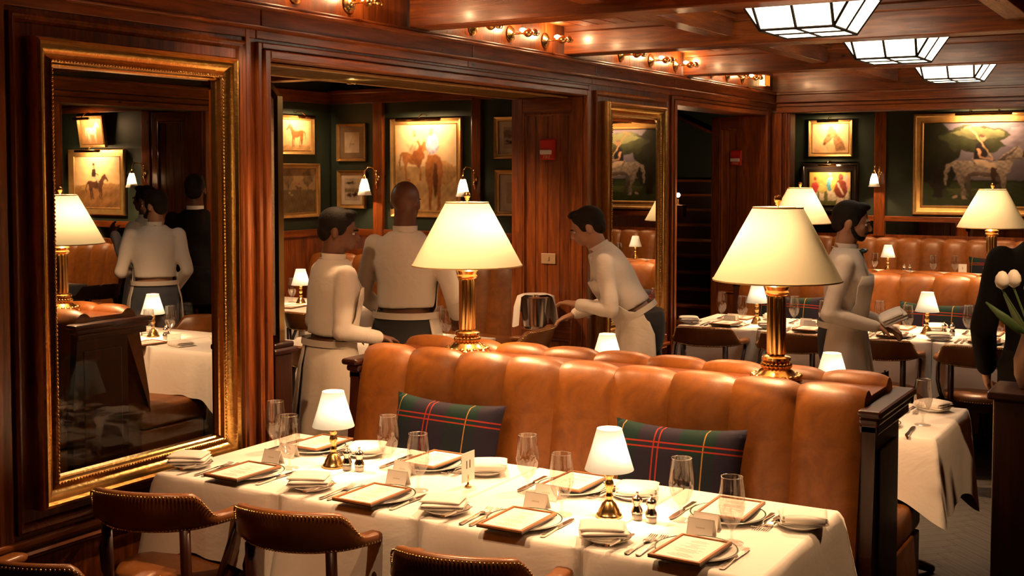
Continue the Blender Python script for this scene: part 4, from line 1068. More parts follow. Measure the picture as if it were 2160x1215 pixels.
LEG2 = [(.70,.50),(.67,.36),(.69,.26),(.665,.17),(.66,.06),(.64,.02),(.69,.02),(.70,.08),(.715,.2),(.74,.28),(.76,.42)]
REAR = [(.30,1.0),(.40,1.02),(.55,1.02),(.66,.98),(.74,.86),(.76,.70),(.72,.56),(.70,.44),(.68,.30),(.69,.10),(.67,0),(.59,0),(.60,.12),(.58,.30),(.56,.44),(.54,.50),(.50,.50),(.46,.44),(.43,.30),(.41,.12),(.42,0),(.33,0),(.33,.12),(.33,.30),(.31,.44),(.26,.58),(.22,.72),(.24,.88)]
TAIL = [(.46,.86),(.54,.86),(.57,.6),(.55,.3),(.50,.22),(.45,.3),(.43,.6)]
RIDER_OLD = [(.42,.62),(.36,.55),(.33,.42),(.36,.40),(.42,.50),(.46,.56),(.50,.60),(.56,.62),(.60,.70),(.60,.86),(.565,.95),(.555,1.0),(.575,1.06),(.55,1.11),(.50,1.11),(.475,1.06),(.485,1.0),(.45,.94),(.40,.84),(.34,.78),(.35,.74),(.43,.77)]
def rider(x, z, w, h, coat, flip=False, hat=None):      # seated rider, reins to the left
    f = lambda p: fit(p, x, z, w, h, flip)
    r = [('breeches', f([(.55, .42), (.70, .40), (.66, .30), (.50, .22), (.42, .06), (.34, .06), (.38, .24), (.44, .36)]), (.42, .32, .20)), ('boot', f([(.46, .20), (.52, .18), (.50, -.10), (.40, -.14), (.36, -.11), (.43, -.06)]), (.03, .015, .01)),
         ('coat', f([(.50, .38), (.72, .36), (.76, .52), (.72, .72), (.62, .77), (.52, .72), (.48, .56)]), coat), ('arm', f([(.60, .70), (.68, .66), (.58, .50), (.36, .44), (.34, .49), (.52, .56)]), tuple(q*.75 for q in coat)),
         ('head', f([(.58, .77), (.66, .77), (.70, .86), (.66, .93), (.58, .93), (.54, .86)]), (.34, .17, .09))]
    if hat: r.append(('hat', f([(.52, .91), (.72, .91), (.69, .93), (.68, 1.06), (.57, 1.06), (.56, .93)]), hat))
    return r
def blob(cx, cz, rx, rz, n=26, seed=1, amp=.18):
    r = random.Random(seed); ph = [r.uniform(0, 6.28) for _ in range(4)]
    return [(cx + rx*(1+amp*math.sin(5*t+ph[0])+amp*.6*math.sin(9*t+ph[1]))*math.cos(t), cz + rz*(1+amp*math.sin(4*t+ph[2])+amp*.6*math.sin(11*t+ph[3]))*math.sin(t)) for t in [2*math.pi*k/n for k in range(n)]]
def fit(pts, x, z, w, h, flip=False): return [((x + (1-p[0] if flip else p[0])*w), z + p[1]*h) for p in pts]
PM = {}
def pcol(c, v=1.35):
    k = tuple(round(q, 3) for q in c)
    if k not in PM: PM[k] = plain('paint_%d' % len(PM), c, .55, var=tuple(min(1, q*v) for q in c), vs=9)
    return PM[k]
def canvas(e, iw, ih, bg, shapes, y, res=.0075):
    """the painted surface: a grid coloured brush stroke by brush stroke"""
    nx, nz = max(20, int(iw/res)), max(20, int(ih/res)); u, v = np.meshgrid(np.linspace(0, 1, nx+1), np.linspace(0, 1, nz+1)); rs = np.random.RandomState(nx*7+nz)
    def ns(f, n=7):
        o = 0
        for _ in range(n):
            a, b = rs.uniform(-f, f, 2); o = o + np.sin(a*u + b*v + rs.uniform(0, 6.28))
        return o/n**.5
    def blur(m): 
        p = np.pad(m, 1, mode='edge'); return (p[1:-1, 1:-1]*2 + p[:-2, 1:-1] + p[2:, 1:-1] + p[1:-1, :-2] + p[1:-1, 2:])/6
    col = np.ones((nz+1, nx+1, 3))*np.array(bg)*(1 + .10*ns(14) + .05*ns(60))[..., None]
    uu, vv = u + .006*ns(70), v + .006*ns(70)
    for nm, pts, c in shapes:
        m = np.zeros_like(u, bool); n = len(pts)
        for k in range(n):
            (x0, z0), (x1, z1) = pts[k], pts[(k+1) % n]
            if z0 == z1: continue
            m ^= ((z0 > vv) != (z1 > vv)) & (uu < (x1-x0)*(vv-z0)/(z1-z0) + x0)
        m = blur(m.astype(float)); zs = [p[1] for p in pts]; g = np.clip((v-min(zs))/(max(zs)-min(zs)+1e-6), 0, 1)
        tone = (.78 + .42*g + .16*ns(40) + .10*ns(110)) if nm not in ('meadow', 'field', 'ground') else (.85 + .2*ns(30)*.6 + .15*ns(90)*.6)
        if nm == 'grey_horse': tone = tone*(1 + .24*np.clip(ns(170, 9), -1, 1.2))
        col = col*(1-m[..., None]) + m[..., None]*np.array(c)*tone[..., None]
    col = np.clip(col, 0.002, .95)
    X, Z = (u-.5)*iw, (v-.5)*ih; vs = np.stack([X, np.full_like(X, -y), Z], -1).reshape(-1, 3)
    idx = np.arange((nz+1)*(nx+1)).reshape(nz+1, nx+1); f = np.stack([idx[:-1, :-1], idx[:-1, 1:], idx[1:, 1:], idx[1:, :-1]], -1).reshape(-1, 4)
    me = bpy.data.meshes.new('canvas'); me.from_pydata(vs.tolist(), [], f.tolist()); me.materials.append(M['oil'])
    at = me.color_attributes.new('Col', 'FLOAT_COLOR', 'POINT'); at.data.foreach_set('color', np.concatenate([col, np.ones_like(col[..., :1])], -1).astype(np.float32).ravel())
    return link('canvas', me, e)
def picture(loc, w, h, fw, label, bg, shapes, rz=0, frame='gilt_matte', light=0, mount=None, prof=None, tilt=0, lpow=1.0):
    """loc = centre on the wall; shapes = (name, points in 0..1 of the canvas, colour)"""
    e = empty('picture', loc, rz); tag(e, label, 'picture'); e.rotation_euler.x = tilt
    pr = prof or [(0, .004), (0, .030), (fw*.12, .042), (fw*.35, .036), (fw*.6, .026), (fw*.85, .022), (fw*.95, .026), (fw, .016)]
    frame_mb(w, h, pr).build('frame', M[frame], e, smooth=True, angle=30)
    iw, ih = w-2*fw, h-2*fw
    MB().box(-w/2+.01, w/2-.01, -.006, -.002, -h/2+.01, h/2-.01).build('backing', M['blackedge'], e)
    def flat(name, pts, y, col):
        MB().poly(pts, -y-.0006, -y).build(name, col, e)
    rect = lambda a, b: [(-a, -b), (a, -b), (a, b), (-a, b)]
    if mount:
        flat('mount', rect(iw/2+.004, ih/2+.004), .012, pcol(mount[0])); iw, ih = iw-2*mount[1], ih-2*mount[1]
        canvas(e, iw, ih, bg, shapes, .0135)
    else: canvas(e, iw+.006, ih+.006, bg, shapes, .013)
    if light:
        lw = light; lz = h/2 - .022
        lt = MB().tube([(-lw/2, -.15, lz), (lw/2, -.15, lz)], .016, 14).build('light_tube', M['brass'], e, smooth=True)
        for sx in ((-.25, .25) if lw > .5 else (0,)):
            MB().tube([(sx*lw, -.005, h/2+.02), (sx*lw, -.03, h/2+.035), (sx*lw, -.09, h/2+.03), (sx*lw, -.15, lz+.01)], .005, 8).build('light_arm', M['brass'], e, smooth=True)
        d = bpy.data.lights.new('picture_light', 'AREA'); d.shape = 'RECTANGLE'; d.size = lw*.92; d.size_y = .02; d.energy = P_PIC*lpow*(lw/.3); d.color = LC
        o = bpy.data.objects.new('picture_light', d); COL.objects.link(o); o.parent = e; o.location = (0, -.150, lz-.019); o.rotation_euler = (R(38), 0, 0)
    return e
def strip(z0, z1): return [(0, z0), (1, z0), (1, z1), (0, z1)]
tan_bg, cream_bg = (.50, .30, .12), (.62, .44, .24)
br, brd, grey = (.16, .055, .018), (.05, .018, .008), (.30, .25, .21)
def horse(x, z, w, h, col, flip=False, d=.6):
    dk = tuple(c*d for c in col)
    return [('far_leg', fit(LEG1, x, z, w, h, flip), dk), ('far_leg', fit(LEG2, x, z, w, h, flip), dk), ('horse', fit(HORSE, x, z, w, h, flip), col)]
# alcove side wall (facing +x): standing horse, hunting field
picture((XP+.002, 8.90, 2.232), .50, .375, .045, 'small gilt picture of a standing brown horse above the hunting scene', (.60, .40, .18), [('ground', strip(0, .16), (.46, .28, .11))] + horse(.18, .10, .68, .80, (.20, .07, .02)), R(90), light=.22, lpow=.9)
picture((XP+.002, 8.93, 1.70), .60, .52, .05, 'gilt picture of a hunting field with bare trees', (.36, .24, .11), [('field', strip(0, .52), (.17, .115, .05)), ('tree', blob(.22, .78, .13, .18, seed=3), (.22, .14, .06)), ('tree', blob(.78, .80, .16, .18, seed=4), (.20, .13, .055)), ('trunk', [(.2, .5), (.23, .5), (.225, .75), (.205, .75)], (.10, .06, .03)), ('trunk', [(.77, .5), (.80, .5), (.79, .75), (.775, .75)], (.10, .06, .03))] + horse(.40, .47, .22, .16, (.07, .03, .015)) + rider(.43, .56, .15, .16, (.32, .05, .03)) + horse(.66, .14, .26, .26, (.12, .07, .04)) + [('dog', blob(.25, .45, .03, .02), (.5, .38, .22)), ('dog', blob(.32, .40, .03, .02), (.5, .38, .22))], R(90))
# alcove back wall (facing -y)
picture((-7.38, YF-.003, 2.168), .35, .37, .03, 'narrow gilt frame with a line sketch on grey mount', (.60, .50, .36), [('sketch_line', [(.3, .2), (.32, .2), (.5, .6), (.62, .82), (.60, .83), (.46, .62)], (.30, .22, .14)), ('sketch_line', [(.35, .45), (.36, .43), (.72, .40), (.72, .42)], (.30, .22, .14)), ('sketch_line', [(.62, .2), (.64, .2), (.58, .5), (.56, .5)], (.30, .22, .14))], mount=((.20, .135, .075), .055))
picture((-7.38, YF-.003, 1.708), .345, .375, .04, 'gilt framed small print of dark figures beside the sconce', (.50, .42, .30), [('figures', blob(.3, .25, .16, .1, seed=5, amp=.4), brd), ('figures', blob(.7, .27, .18, .1, seed=6, amp=.4), brd), ('figures', blob(.4, .80, .3, .06, seed=7, amp=.4), brd), ('band', strip(.38, .55), (.25, .18, .10))], mount=((.62, .52, .38), .04))
big = [('ground', strip(0, .52), (.52, .34, .15)), ('haze', blob(.78, .45, .25, .12, seed=8), (.40, .23, .09))]
big += [('second_horse', fit(HORSE, .04, .36, .52, .46, True), (.36, .15, .045)), ('horse_head', blob(.36, .66, .10, .14, seed=9), (.28, .10, .03)), ('first_rider', blob(.27, .78, .09, .11, seed=10), (.55, .40, .22)), ('first_head', blob(.30, .90, .035, .04, seed=11, amp=.05), (.42, .22, .12)),
        ('second_rider', blob(.60, .77, .10, .12, seed=12, amp=.1), (.42, .42, .56)), ('second_head', blob(.58, .91, .04, .045, seed=13, amp=.05), (.40, .22, .14)), ('rear_horse', fit(REAR, .36, .02, .54, .62), (.27, .105, .03)), ('tail', fit(TAIL, .38, .02, .54, .62), (.10, .035, .012)), ('leg_left', fit(LEG1, -.02, .15, .6, .5), (.30, .13, .045))]
picture((-6.497, YF-.003, 1.918), .815, .94, .062, 'large gilt painting of two riders with horses seen from behind', (.62, .46, .26), big, light=.50, lpow=.6)
picture((-5.50, YF-.003, 2.19), .48, .385, .045, 'gilt picture of a seaside race above its neighbour by the panel', (.50, .40, .28), [('sea', strip(.5, .85), (.24, .17, .11)), ('crowd', blob(.4, .3, .3, .08, seed=14, amp=.4), brd)], mount=((.58, .46, .30), .05))
picture((-5.50, YF-.003, 1.69), .46, .42, .045, 'gilt framed map like print low beside the wood panel', (.55, .43, .27), [('figure', blob(.5, .5, .15, .3, seed=15, amp=.3), (.22, .13, .06))], mount=((.62, .50, .34), .07))
# pictures seen through the tall pane
picture((-11.02, YF-.06, 2.335), .42, .36, .04, 'leaning gilt picture of a white horse seen through the tall pane', (.45, .25, .10), horse(.14, .06, .70, .84, (.80, .66, .46), True, .8), 0, light=.24, tilt=R(8), lpow=.8)
picture((-11.02, YF-.003, 1.76), .92, .745, .085, 'gilt picture of a rider in a top hat seen through the tall pane', (.56, .38, .18), [('field', strip(0, .40), (.24, .12, .04)), ('hill', blob(.25, .40, .3, .05, seed=16), (.30, .17, .06)), ('hill', blob(.85, .42, .3, .06, seed=17), (.26, .14, .05))] + horse(.24, .16, .50, .52, (.06, .025, .012), True) + rider(.28, .46, .38, .40, (.03, .018, .012), True, (.015, .01, .01)), light=.40, lpow=.8)
# far wall
picture((-4.20, YB-.003, 2.29), .545, .455, .05, 'gilt sketch of a horse head on the far wall', (.60, .40, .20), [('horse_head', [(.30, .30), (.35, .26), (.42, .34), (.50, .42), (.56, .52), (.60, .30), (.66, .06), (.92, .10), (.86, .34), (.74, .58), (.60, .78), (.55, .86), (.54, .96), (.50, .86), (.47, .93), (.44, .82), (.38, .60), (.31, .42)], (.26, .14, .06)), ('muzzle', blob(.34, .33, .05, .06, seed=18, amp=.05), (.14, .07, .035)), ('ear', [(.46, .84), (.48, .97), (.52, .86)], (.2, .1, .05)), ('rein', [(.36, .28), (.37, .28), (.46, .06), (.45, .06)], (.2, .1, .05))], light=.26, lpow=1.1)
BP = [(0, .004), (0, .05), (.012, .065), (.035, .06), (.06, .035), (.085, .028), (.09, .034), (.098, .034), (.10, .014)]
jk = [('turf', strip(0, .42), (.10, .11, .03))]
for x, cl, s in ((.14, (.45, .05, .05), .30), (.30, (.50, .42, .12), .26), (.50, (.08, .30, .42), .40), (.60, (.50, .44, .10), .38), (.90, (.55, .30, .22), .46)):
    jk += [('breeches', [(x-.05, .14), (x+.05, .14), (x+.055, .14+s*.9), (x-.055, .14+s*.9)], (.55, .48, .36)), ('silks', blob(x, .22+s, .085, s*.55, seed=int(x*100), amp=.08), cl), ('cap', blob(x, .34+s*1.45, .035, .055, seed=2, amp=.03), tuple(q*.6 for q in cl))]
jk += [('front_breeches', [(.66, .0), (.84, .0), (.84, .30), (.66, .30)], (.60, .50, .38)), ('front_jacket', blob(.76, .48, .15, .28, seed=33, amp=.06), (.16, .035, .02)), ('sash', [(.66, .66), (.69, .68), (.84, .32), (.80, .32)], (.55, .46, .34)), ('front_head', blob(.76, .83, .065, .10, seed=34, amp=.03), (.18, .05, .03))]
picture((-4.20, YB-.003, 1.672), .71, .615, .10, 'black framed painting of jockeys in bright silks on the far wall', (.42, .34, .08), jk, frame='ebony', light=.22, prof=BP, lpow=1.0)
POLO = [('sky_glow', blob(.85, .75, .2, .22, seed=20), (.17, .15, .19)), ('meadow', strip(0, .30), (.035, .052, .018)), ('far_hedge', strip(.285, .315), (.02, .022, .012)), ('turf_light', blob(.45, .17, .25, .05, seed=21), (.07, .085, .03)),
        ('tree', blob(.10, .62, .20, .42, seed=22, amp=.12), (.014, .016, .008)), ('tree_crown', blob(.42, .80, .26, .17, seed=23, amp=.14), (.030, .036, .016)), ('lit_leaves', blob(.40, .88, .14, .07, seed=24, amp=.2), (.12, .13, .06)), ('lit_leaves', blob(.56, .86, .09, .06, seed=25, amp=.2), (.10, .11, .05)), ('trunk', [(.08, .10), (.16, .10), (.14, .5), (.09, .5)], (.014, .010, .007))]
hp = horse(.16, .09, .72, .64, (.21, .175, .145), True, .30); hp[-1] = ('grey_horse',) + hp[-1][1:]
POLO += hp + [('hoof', blob(.27, .11, .018, .02, seed=40, amp=.05), (.35, .25, .17)), ('hoof', blob(.34, .105, .016, .015, seed=41, amp=.05), (.3, .22, .15)), ('belly_shade', [(.36, .36), (.62, .35), (.60, .40), (.40, .41)], (.08, .06, .05)), ('mane', [(.60, .54), (.66, .60), (.76, .71), (.74, .66), (.66, .55)], (.07, .055, .045)), ('bridle', [(.80, .66), (.82, .655), (.81, .575), (.795, .58)], (.03, .018, .012)), ('bridle', [(.80, .60), (.87, .57), (.87, .56), (.80, .585)], (.03, .018, .012)), ('rein', [(.82, .575), (.825, .57), (.56, .545), (.56, .552)], (.03, .018, .012)), ('saddle', [(.40, .53), (.56, .515), (.55, .495), (.42, .505)], (.04, .018, .010))]
POLO += [('breeches', [(.40, .585), (.47, .555), (.56, .515), (.60, .46), (.575, .42), (.52, .46), (.44, .505)], (.36, .27, .19)), ('boot', [(.555, .47), (.60, .46), (.592, .30), (.63, .27), (.57, .26), (.555, .33)], (.035, .018, .01)), ('shirt', [(.415, .56), (.50, .555), (.525, .66), (.505, .745), (.45, .755), (.415, .68)], (.012, .010, .013)), ('arm', [(.425, .69), (.455, .70), (.475, .60), (.56, .565), (.565, .545), (.465, .575)], (.42, .24, .13)), ('head', blob(.482, .805, .027, .042, seed=28, amp=.03), (.42, .24, .14)), ('hair', blob(.476, .838, .026, .016, seed=29, amp=.03), (.05, .03, .018)), ('mallet', [(.555, .56), (.565, .565), (.385, .945), (.376, .94)], (.42, .30, .14)), ('mallet_head', [(.33, .925), (.43, .955), (.43, .972), (.33, .942)], (.45, .33, .16))]
PP = [(0, .004), (0, .045), (.012, .062), (.03, .06), (.05, .045), (.085, .032), (.095, .04), (.105, .04), (.115, .02)]
picture((-2.40, YB-.003, 1.965), 1.60, 1.20, .115, 'large gilt painting of a polo player on a grey horse', (.115, .105, .135), POLO, light=.62, prof=PP, lpow=1.2)
picture((.34, YB-.003, 1.965), 1.60, 1.20, .115, 'large gilt polo painting visible only in the pier mirror', (.115, .105, .135), POLO, light=.62, prof=PP, lpow=1.2)
# fire alarms and a switch plate on the jamb panels
def alarm(loc, label):
    e = empty('fire_alarm', loc); tag(e, label, 'fire alarm')
    MB().box(-.055, .055, -.03, 0, -.07, .07, .01).build('housing', M['red'], e)
    MB().box(-.048, .040, -.044, -.03, -.035, -.004, .006).build('strobe_lens', plain('strobe_lens', (.8, .72, .58), .12), e)
    MB().box(-.05, .05, -.036, -.03, .006, .06, .004).build('cover', M['red'], e)
    me = text_mesh('FIRE', .030); me.materials.append(plain('alarm_letters', (.75, .42, .25), .5)); o = link('lettering', me, e, (0, -.0312, -.052)); o.rotation_euler.x = R(90); return e
alarm((-3.862, 7.0385, 2.036), 'red fire alarm strobe on the pine panel beside the opening')
alarm((-3.86, 10.6185, 2.01), 'red fire alarm strobe on the pine panel beside the stairs')
sw = empty('switch_plate', (-3.862, 7.0385, 1.31)); tag(sw, 'small brown switch plate low on the pine panel', 'switch')
MB().box(-.055, .055, -.008, 0, -.035, .035, .004).build('plate', M['cream'], sw); MB().box(-.008, .008, -.014, -.008, -.014, .014, .002).build('toggle', M['cream'], sw)
# ------------------------------------------------------------------ people
def remesh(mb, voxel, name, mat, parent, smooth_it=6, noise_amp=0):
    me = mb.mesh('tmp', mat); o = bpy.data.objects.new('tmp', me); COL.objects.link(o)
    r = o.modifiers.new('r', 'REMESH'); r.mode = 'VOXEL'; r.voxel_size = voxel; r.use_smooth_shade = True
    if smooth_it: s = o.modifiers.new('s', 'SMOOTH'); s.factor = .5; s.iterations = smooth_it
    dg = bpy.context.evaluated_depsgraph_get(); dg.update()
    me2 = bpy.data.meshes.new_from_object(o.evaluated_get(dg)); bpy.data.objects.remove(o); bpy.data.meshes.remove(me)
    me2.name = name; me2.materials.clear(); me2.materials.append(mat); me2.shade_smooth()
    return link(name, me2, parent)
def person(label, loc, rz, height, lean=0, head_yaw=0, head_pitch=0, arms=None, legs=None, outfit='waiter', skin='skin_m', hair=True, beard=False, moustache=False, apron_arc=125, fingers=False, side=0, trousers='trouser', jacket='shirt', bow=False, apron=True, bald=False, hem=.40):
    e = empty('person', loc, rz); tag(e, label, 'person'); s = height/1.75
    piv = Vector((0, 0, .95))
    Rl = Matrix.Rotation(-lean, 3, 'X') @ Matrix.Rotation(side, 3, 'Y')      # lean forward (+y)
    def up(p): return tuple((piv + Rl @ (Vector(p)-piv))*s)
    def lo(p): return tuple(Vector(p)*s)
    J = dict(ls=(-.178, 0, 1.405), rs=(.178, 0, 1.405))
    A = arms or dict(l=((-.235, -.03, 1.13), (-.225, .10, .90)), r=((.235, -.03, 1.13), (.225, .10, .90)))
    LG = legs or dict(l=((-.10, .02, .50), (-.105, -.03, .09)), r=((.10, .02, .50), (.105, -.03, .09)))
    def torso(m, g, z0=.84, neck=False):
        prof = [(.84, .150, .100), (.95, .165, .118), (1.08, .140, .102), (1.20, .152, .110), (1.32, .172, .118), (1.40, .165, .097), (1.435, .135, .085), (1.46, .098, .074)]
        if neck: prof += [(1.50, .062, .062), (1.56, .055, .058)]
        else: prof += [(1.485, .070, .066)]
        rings = []
        for z, rx, ry in prof:
            if z < z0: continue
            rings.append([up(((rx+g)*math.cos(a), (ry+g)*math.sin(a) + (.012 if 1.15 < z < 1.4 else 0), z)) for a in [2*math.pi*j/24 for j in range(24)]])
        m.loft(rings)
    def limb(m, pts, rad):
        # densified so that the joints stay round
        P = [Vector(p) for p in pts]; q = []; rr = []
        for i in range(len(P)-1):
            for k in range(5):
                t = k/5; q.append(P[i].lerp(P[i+1], t)); rr.append((rad[i] + (rad[i+1]-rad[i])*t)*s)
        q.append(P[-1]); rr.append(rad[-1]*s)
        m.tube(q, rr, 14)
        m.ball(tuple(P[0]), rad[0]*s, 12, 8)
        for i in range(1, len(P)-1): m.ball(tuple(P[i]), rad[i]*s, 12, 8)
        m.ball(tuple(P[-1]), rad[-1]*s*.98, 12, 8)
    b = MB(); torso(b, -.012, .86, True)
    for sd, sh in (('l', J['ls']), ('r', J['rs'])):
        el, wr = A[sd]; limb(b, [up(sh), up(el), up(wr)], [.050, .038, .028])
        kn, an = LG[sd]; sx = -1 if sd == 'l' else 1
        limb(b, [lo((sx*.085, 0, .90)), lo(kn), lo(an)], [.078, .052, .038])
        # hand: palm, four fingers, thumb
        w_ = Vector(up(wr)); d = (w_ - Vector(up(el))).normalized()
        sidev = d.cross(Vector((0, 0, 1))); sidev = sidev.normalized() if sidev.length > .1 else Vector((1, 0, 0)); sidev *= -sx
        nrm = d.cross(sidev).normalized()
        inn = Vector((-sx, 0, 0)) if abs(d.z) > .6 else Vector((0, 0, -1))
        nrm = (inn - d*inn.dot(d)).normalized(); sidev = d.cross(nrm)
        pc = w_ + d*(.05*s)
        b.tube([w_, pc - d*.01*s, pc + d*.04*s], [(.030*s, .022*s), (.042*s, .018*s), (.038*s, .014*s)], 12, up=tuple(nrm))
        a_ = d.cross(Vector(nrm)).normalized()
        for k, ln in enumerate((.070, .078, .072, .056)):
            o_ = pc + d*.035*s + a_*((k-1.5)*.0195*s)
            c1 = o_ + d*ln*.45*s + nrm*.008*s; c2 = c1 + (d*.7 + nrm*.7).normalized()*ln*.35*s; c3 = c2 + (d*.2+nrm).normalized()*ln*.25*s
            b.tube([o_ - d*.01*s, c1, c2, c3], [.0095*s, .009*s, .0082*s, .0065*s], 8)
        t0 = w_ + d*.02*s - a_*.030*s; b.tube([t0, t0 + (d*.6 - a_*.6 + nrm*.4).normalized()*.035*s, t0 + (d*.9 - a_*.5 + nrm*.7).normalized()*.062*s], [.012*s, .0105*s, .0085*s], 8)
    # head
    hp = Vector(up((0, .01, 1.555)))
    Rh = Rl.to_4x4() @ Matrix.Rotation(head_yaw, 4, 'Z') @ Matrix.Rotation(-head_pitch, 4, 'X')
    def H(p): return tuple(hp + (Rh @ Vector(p))*s)
    hd = MB()
    hd.ball((0, -.012, .105), (.074, .096, .088), 24, 16); hd.ball((0, .028, .055), (.058, .066, .080), 20, 14); hd.ball((0, .062, .004), (.030, .026, .022), 12, 8)
    hd.ball((0, .035, .015), (.050, .050, .034), 14, 10); hd.ball((0, .088, .098), (.045, .014, .012), 12, 8)
    hd.tube([(0, .090, .085), (0, .112, .055), (0, .106, .046), (0, .085, .044)], [.008, .013, .013, .008], 10)
    hd.ball((0, .086, .022), (.022, .012, .006), 10, 6); hd.ball((0, .084, .012), (.018, .011, .006), 10, 6)
    for sx in (-1, 1):
        hd.ball((sx*.076, -.012, .065), (.008, .020, .032), 10, 8); hd.ball((sx*.036, .066, .060), (.020, .018, .016), 10, 8)
    hd.tube([(0, -.012, .05), (0, -.015, -.08)], [.058, .062], 16)
    hd.v = [H(p) for p in hd.v]; b.add(hd.v, hd.f)
    body = remesh(b, .0068 if fingers else .0085, 'body', M[skin], e, 3)
    for sx in (-1, 1):
        m = MB(); m.ball((sx*.031, .0815, .077), (.0115, .008, .0070), 10, 8); m.v = [H(p) for p in m.v]; ey = m.build('eye', M['eye'], e, smooth=True)
        m = MB(); m.ball((sx*.031, .0872, .077), (.0052, .0035, .0052), 8, 6); m.v = [H(p) for p in m.v]; m.build('iris', M['hair'], ey, smooth=True)
        m = MB(); m.tube([(sx*.014, .098, .094), (sx*.032, .096, .099), (sx*.050, .082, .094)], [.003, .0045, .003], 8); m.v = [H(p) for p in m.v]; m.build('eyebrow', M['hair'], e, smooth=True)
    if not bald:
        m = MB(); m.ball((0, -.022, .118), (.081, .100, .088), 24, 16); m.ball((0, -.062, .070), (.068, .055, .062), 20, 12); m.ball((0, .045, .178), (.055, .045, .025), 16, 10)
        for sx in (-1, 1): m.ball((sx*.066, .015, .090), (.013, .026, .036), 10, 8)
        m.v = [H(p) for p in m.v]; remesh(m, .008, 'hair', M['hair'], e, 2)
    if beard:
        m = MB(); m.ball((0, .063, .004), (.033, .028, .023), 14, 10)
        for sx in (-1, 1): m.tube([(sx*.066, .004, .062), (sx*.063, .018, .030), (sx*.052, .040, .004), (sx*.030, .062, -.006), (0, .072, -.008)], [(.008, .010), (.009, .013), (.011, .015), (.013, .016), (.014, .016)], 10)
        m.v = [H(p) for p in m.v]; remesh(m, .006, 'beard', M['hair'], e, 2)
    if moustache:
        m = MB(); m.tube([(-.034, .085, .026), (-.015, .102, .034), (0, .106, .034), (.015, .102, .034), (.034, .085, .026)], [.004, .0075, .007, .0075, .004], 8); m.v = [H(p) for p in m.v]; m.build('moustache', M['hair'], e, smooth=True)
    # clothing
    sh = MB(); torso(sh, .014, 1.0 if outfit == 'waiter' else .78)
    if outfit == 'suit':
        sh.loft([[up(((.18+.006)*math.cos(a), (.135)*math.sin(a), z)) for a in [2*math.pi*j/24 for j in range(24)]] for z in (.74, .9, 1.0)])
    for sd, q in (('l', J['ls']), ('r', J['rs'])):
        el, wr = A[sd]; w2 = Vector(wr) + (Vector(el)-Vector(wr)).normalized()*.012
        limb(sh, [up((q[0]*.72, q[1], q[2]-.03)), up(q), up(el), up(tuple(w2))], [.062, .058, .050, .039])
    sb = remesh(sh, .0115, 'jacket' if outfit == 'suit' else 'shirt', M['suit'] if outfit == 'suit' else M[jacket], e, 4)
    # soft creases pushed into the cloth
    rnd = random.Random(int(abs(loc[0]*100)+abs(loc[1]*10)))
    fx = [(rnd.uniform(14, 30), rnd.uniform(10, 26), rnd.uniform(0, 6)) for _ in range(3)]
    md = sb.data; nv = len(md.vertices); co = np.empty(nv*3); md.vertices.foreach_get('co', co); co = co.reshape(-1, 3)
    nr = np.empty(nv*3); md.vertex_normals.foreach_get('vector', nr); nr = nr.reshape(-1, 3)
    dd = sum(np.sin(p*co[:, 2] + q*(co[:, 0]+co[:, 1]) + r) for p, q, r in fx)/3
    co = co + nr*(dd*.0045)[:, None]; md.vertices.foreach_set('co', co.ravel()); md.update()
    m = MB(); m.loft([[up((.066*math.cos(a), .066*math.sin(a)-.004, z)) for a in [2*math.pi*j/20 for j in range(20)]] for z in (1.478, 1.512)], cap=False)
    m.build('collar', M['shirt'], e, smooth=True)
    tr = MB()
    rings = [[lo((rx*math.cos(a), ry*math.sin(a), z)) for a in [2*math.pi*j/24 for j in range(24)]] for z, rx, ry in ((.80, .15, .11), (.88, .180, .130), (.98, .182, .134), (1.055, .164, .124))]
    tr.loft(rings)
    for sd, sx in (('l', -1), ('r', 1)):
        kn, an = LG[sd]; limb(tr, [lo((sx*.088, 0, .88)), lo(kn), lo((an[0], an[1], max(an[2]-.03, .05)))], [.096, .074, .062])
        m = MB(); ax_, ay_, az_ = an; m.tube([lo((ax_, ay_-.05, az_-.035)), lo((ax_, ay_+.05, az_-.03)), lo((ax_, ay_+.15, az_-.05)), lo((ax_, ay_+.20, az_-.058))], [(.040*s, .048*s), (.045*s, .050*s), (.045*s, .035*s), (.030*s, .022*s)], 12)
        m.build('shoe', M['shoe'], e, smooth=True)
    remesh(tr, .0125, 'trousers', M['suit'] if outfit == 'suit' else M[trousers], e, 4)
    if apron and outfit == 'waiter':
        m = MB(); rings = []; n = 40
        for z in (1.34, 1.28, 1.18, 1.08, 1.02, .92, .78, .64, .50, hem):
            bib = z > 1.06
            arc = R(apron_arc) if not bib else R(62 if z < 1.3 else 52)
            if z in (1.08,): arc = R(85)
            ring = []
            for j in range(n+1):
                t = -1 + 2*j/n; a = t*arc
                if z > 1.0:
                    rx, ry = {1.34: (.195, .155), 1.28: (.197, .158), 1.18: (.178, .145), 1.08: (.168, .138), 1.02: (.178, .138)}[z]
                else:
                    k = (1.0-z)/.6; rx, ry = .195+.06*k, .148+.075*k
                    w_ = .016*k*math.sin(9*a+2) ; rx += w_; ry += w_
                p = (rx*math.sin(a), ry*math.cos(a) + .006, z)
                ring.append(up(p) if z > .95 else lo((p[0], p[1] + (math.tan(lean)*.0), p[2])))
            rings.append(ring)
        m.loft(rings, cap=False, close=False); ap = m.build('apron', M['apron'], e, smooth=True)
        sm = ap.modifiers.new('thick', 'SOLIDIFY'); sm.thickness = .004
        m = MB()
        for z in (1.035, 1.005):
            pass
        m.loft([[up((.182*math.cos(a), .142*math.sin(a), z)) for a in [2*math.pi*j/28 for j in range(28)]] for z in (1.025, 1.060)], cap=False); m.build('apron_tie', M['apron'], ap, smooth=True)
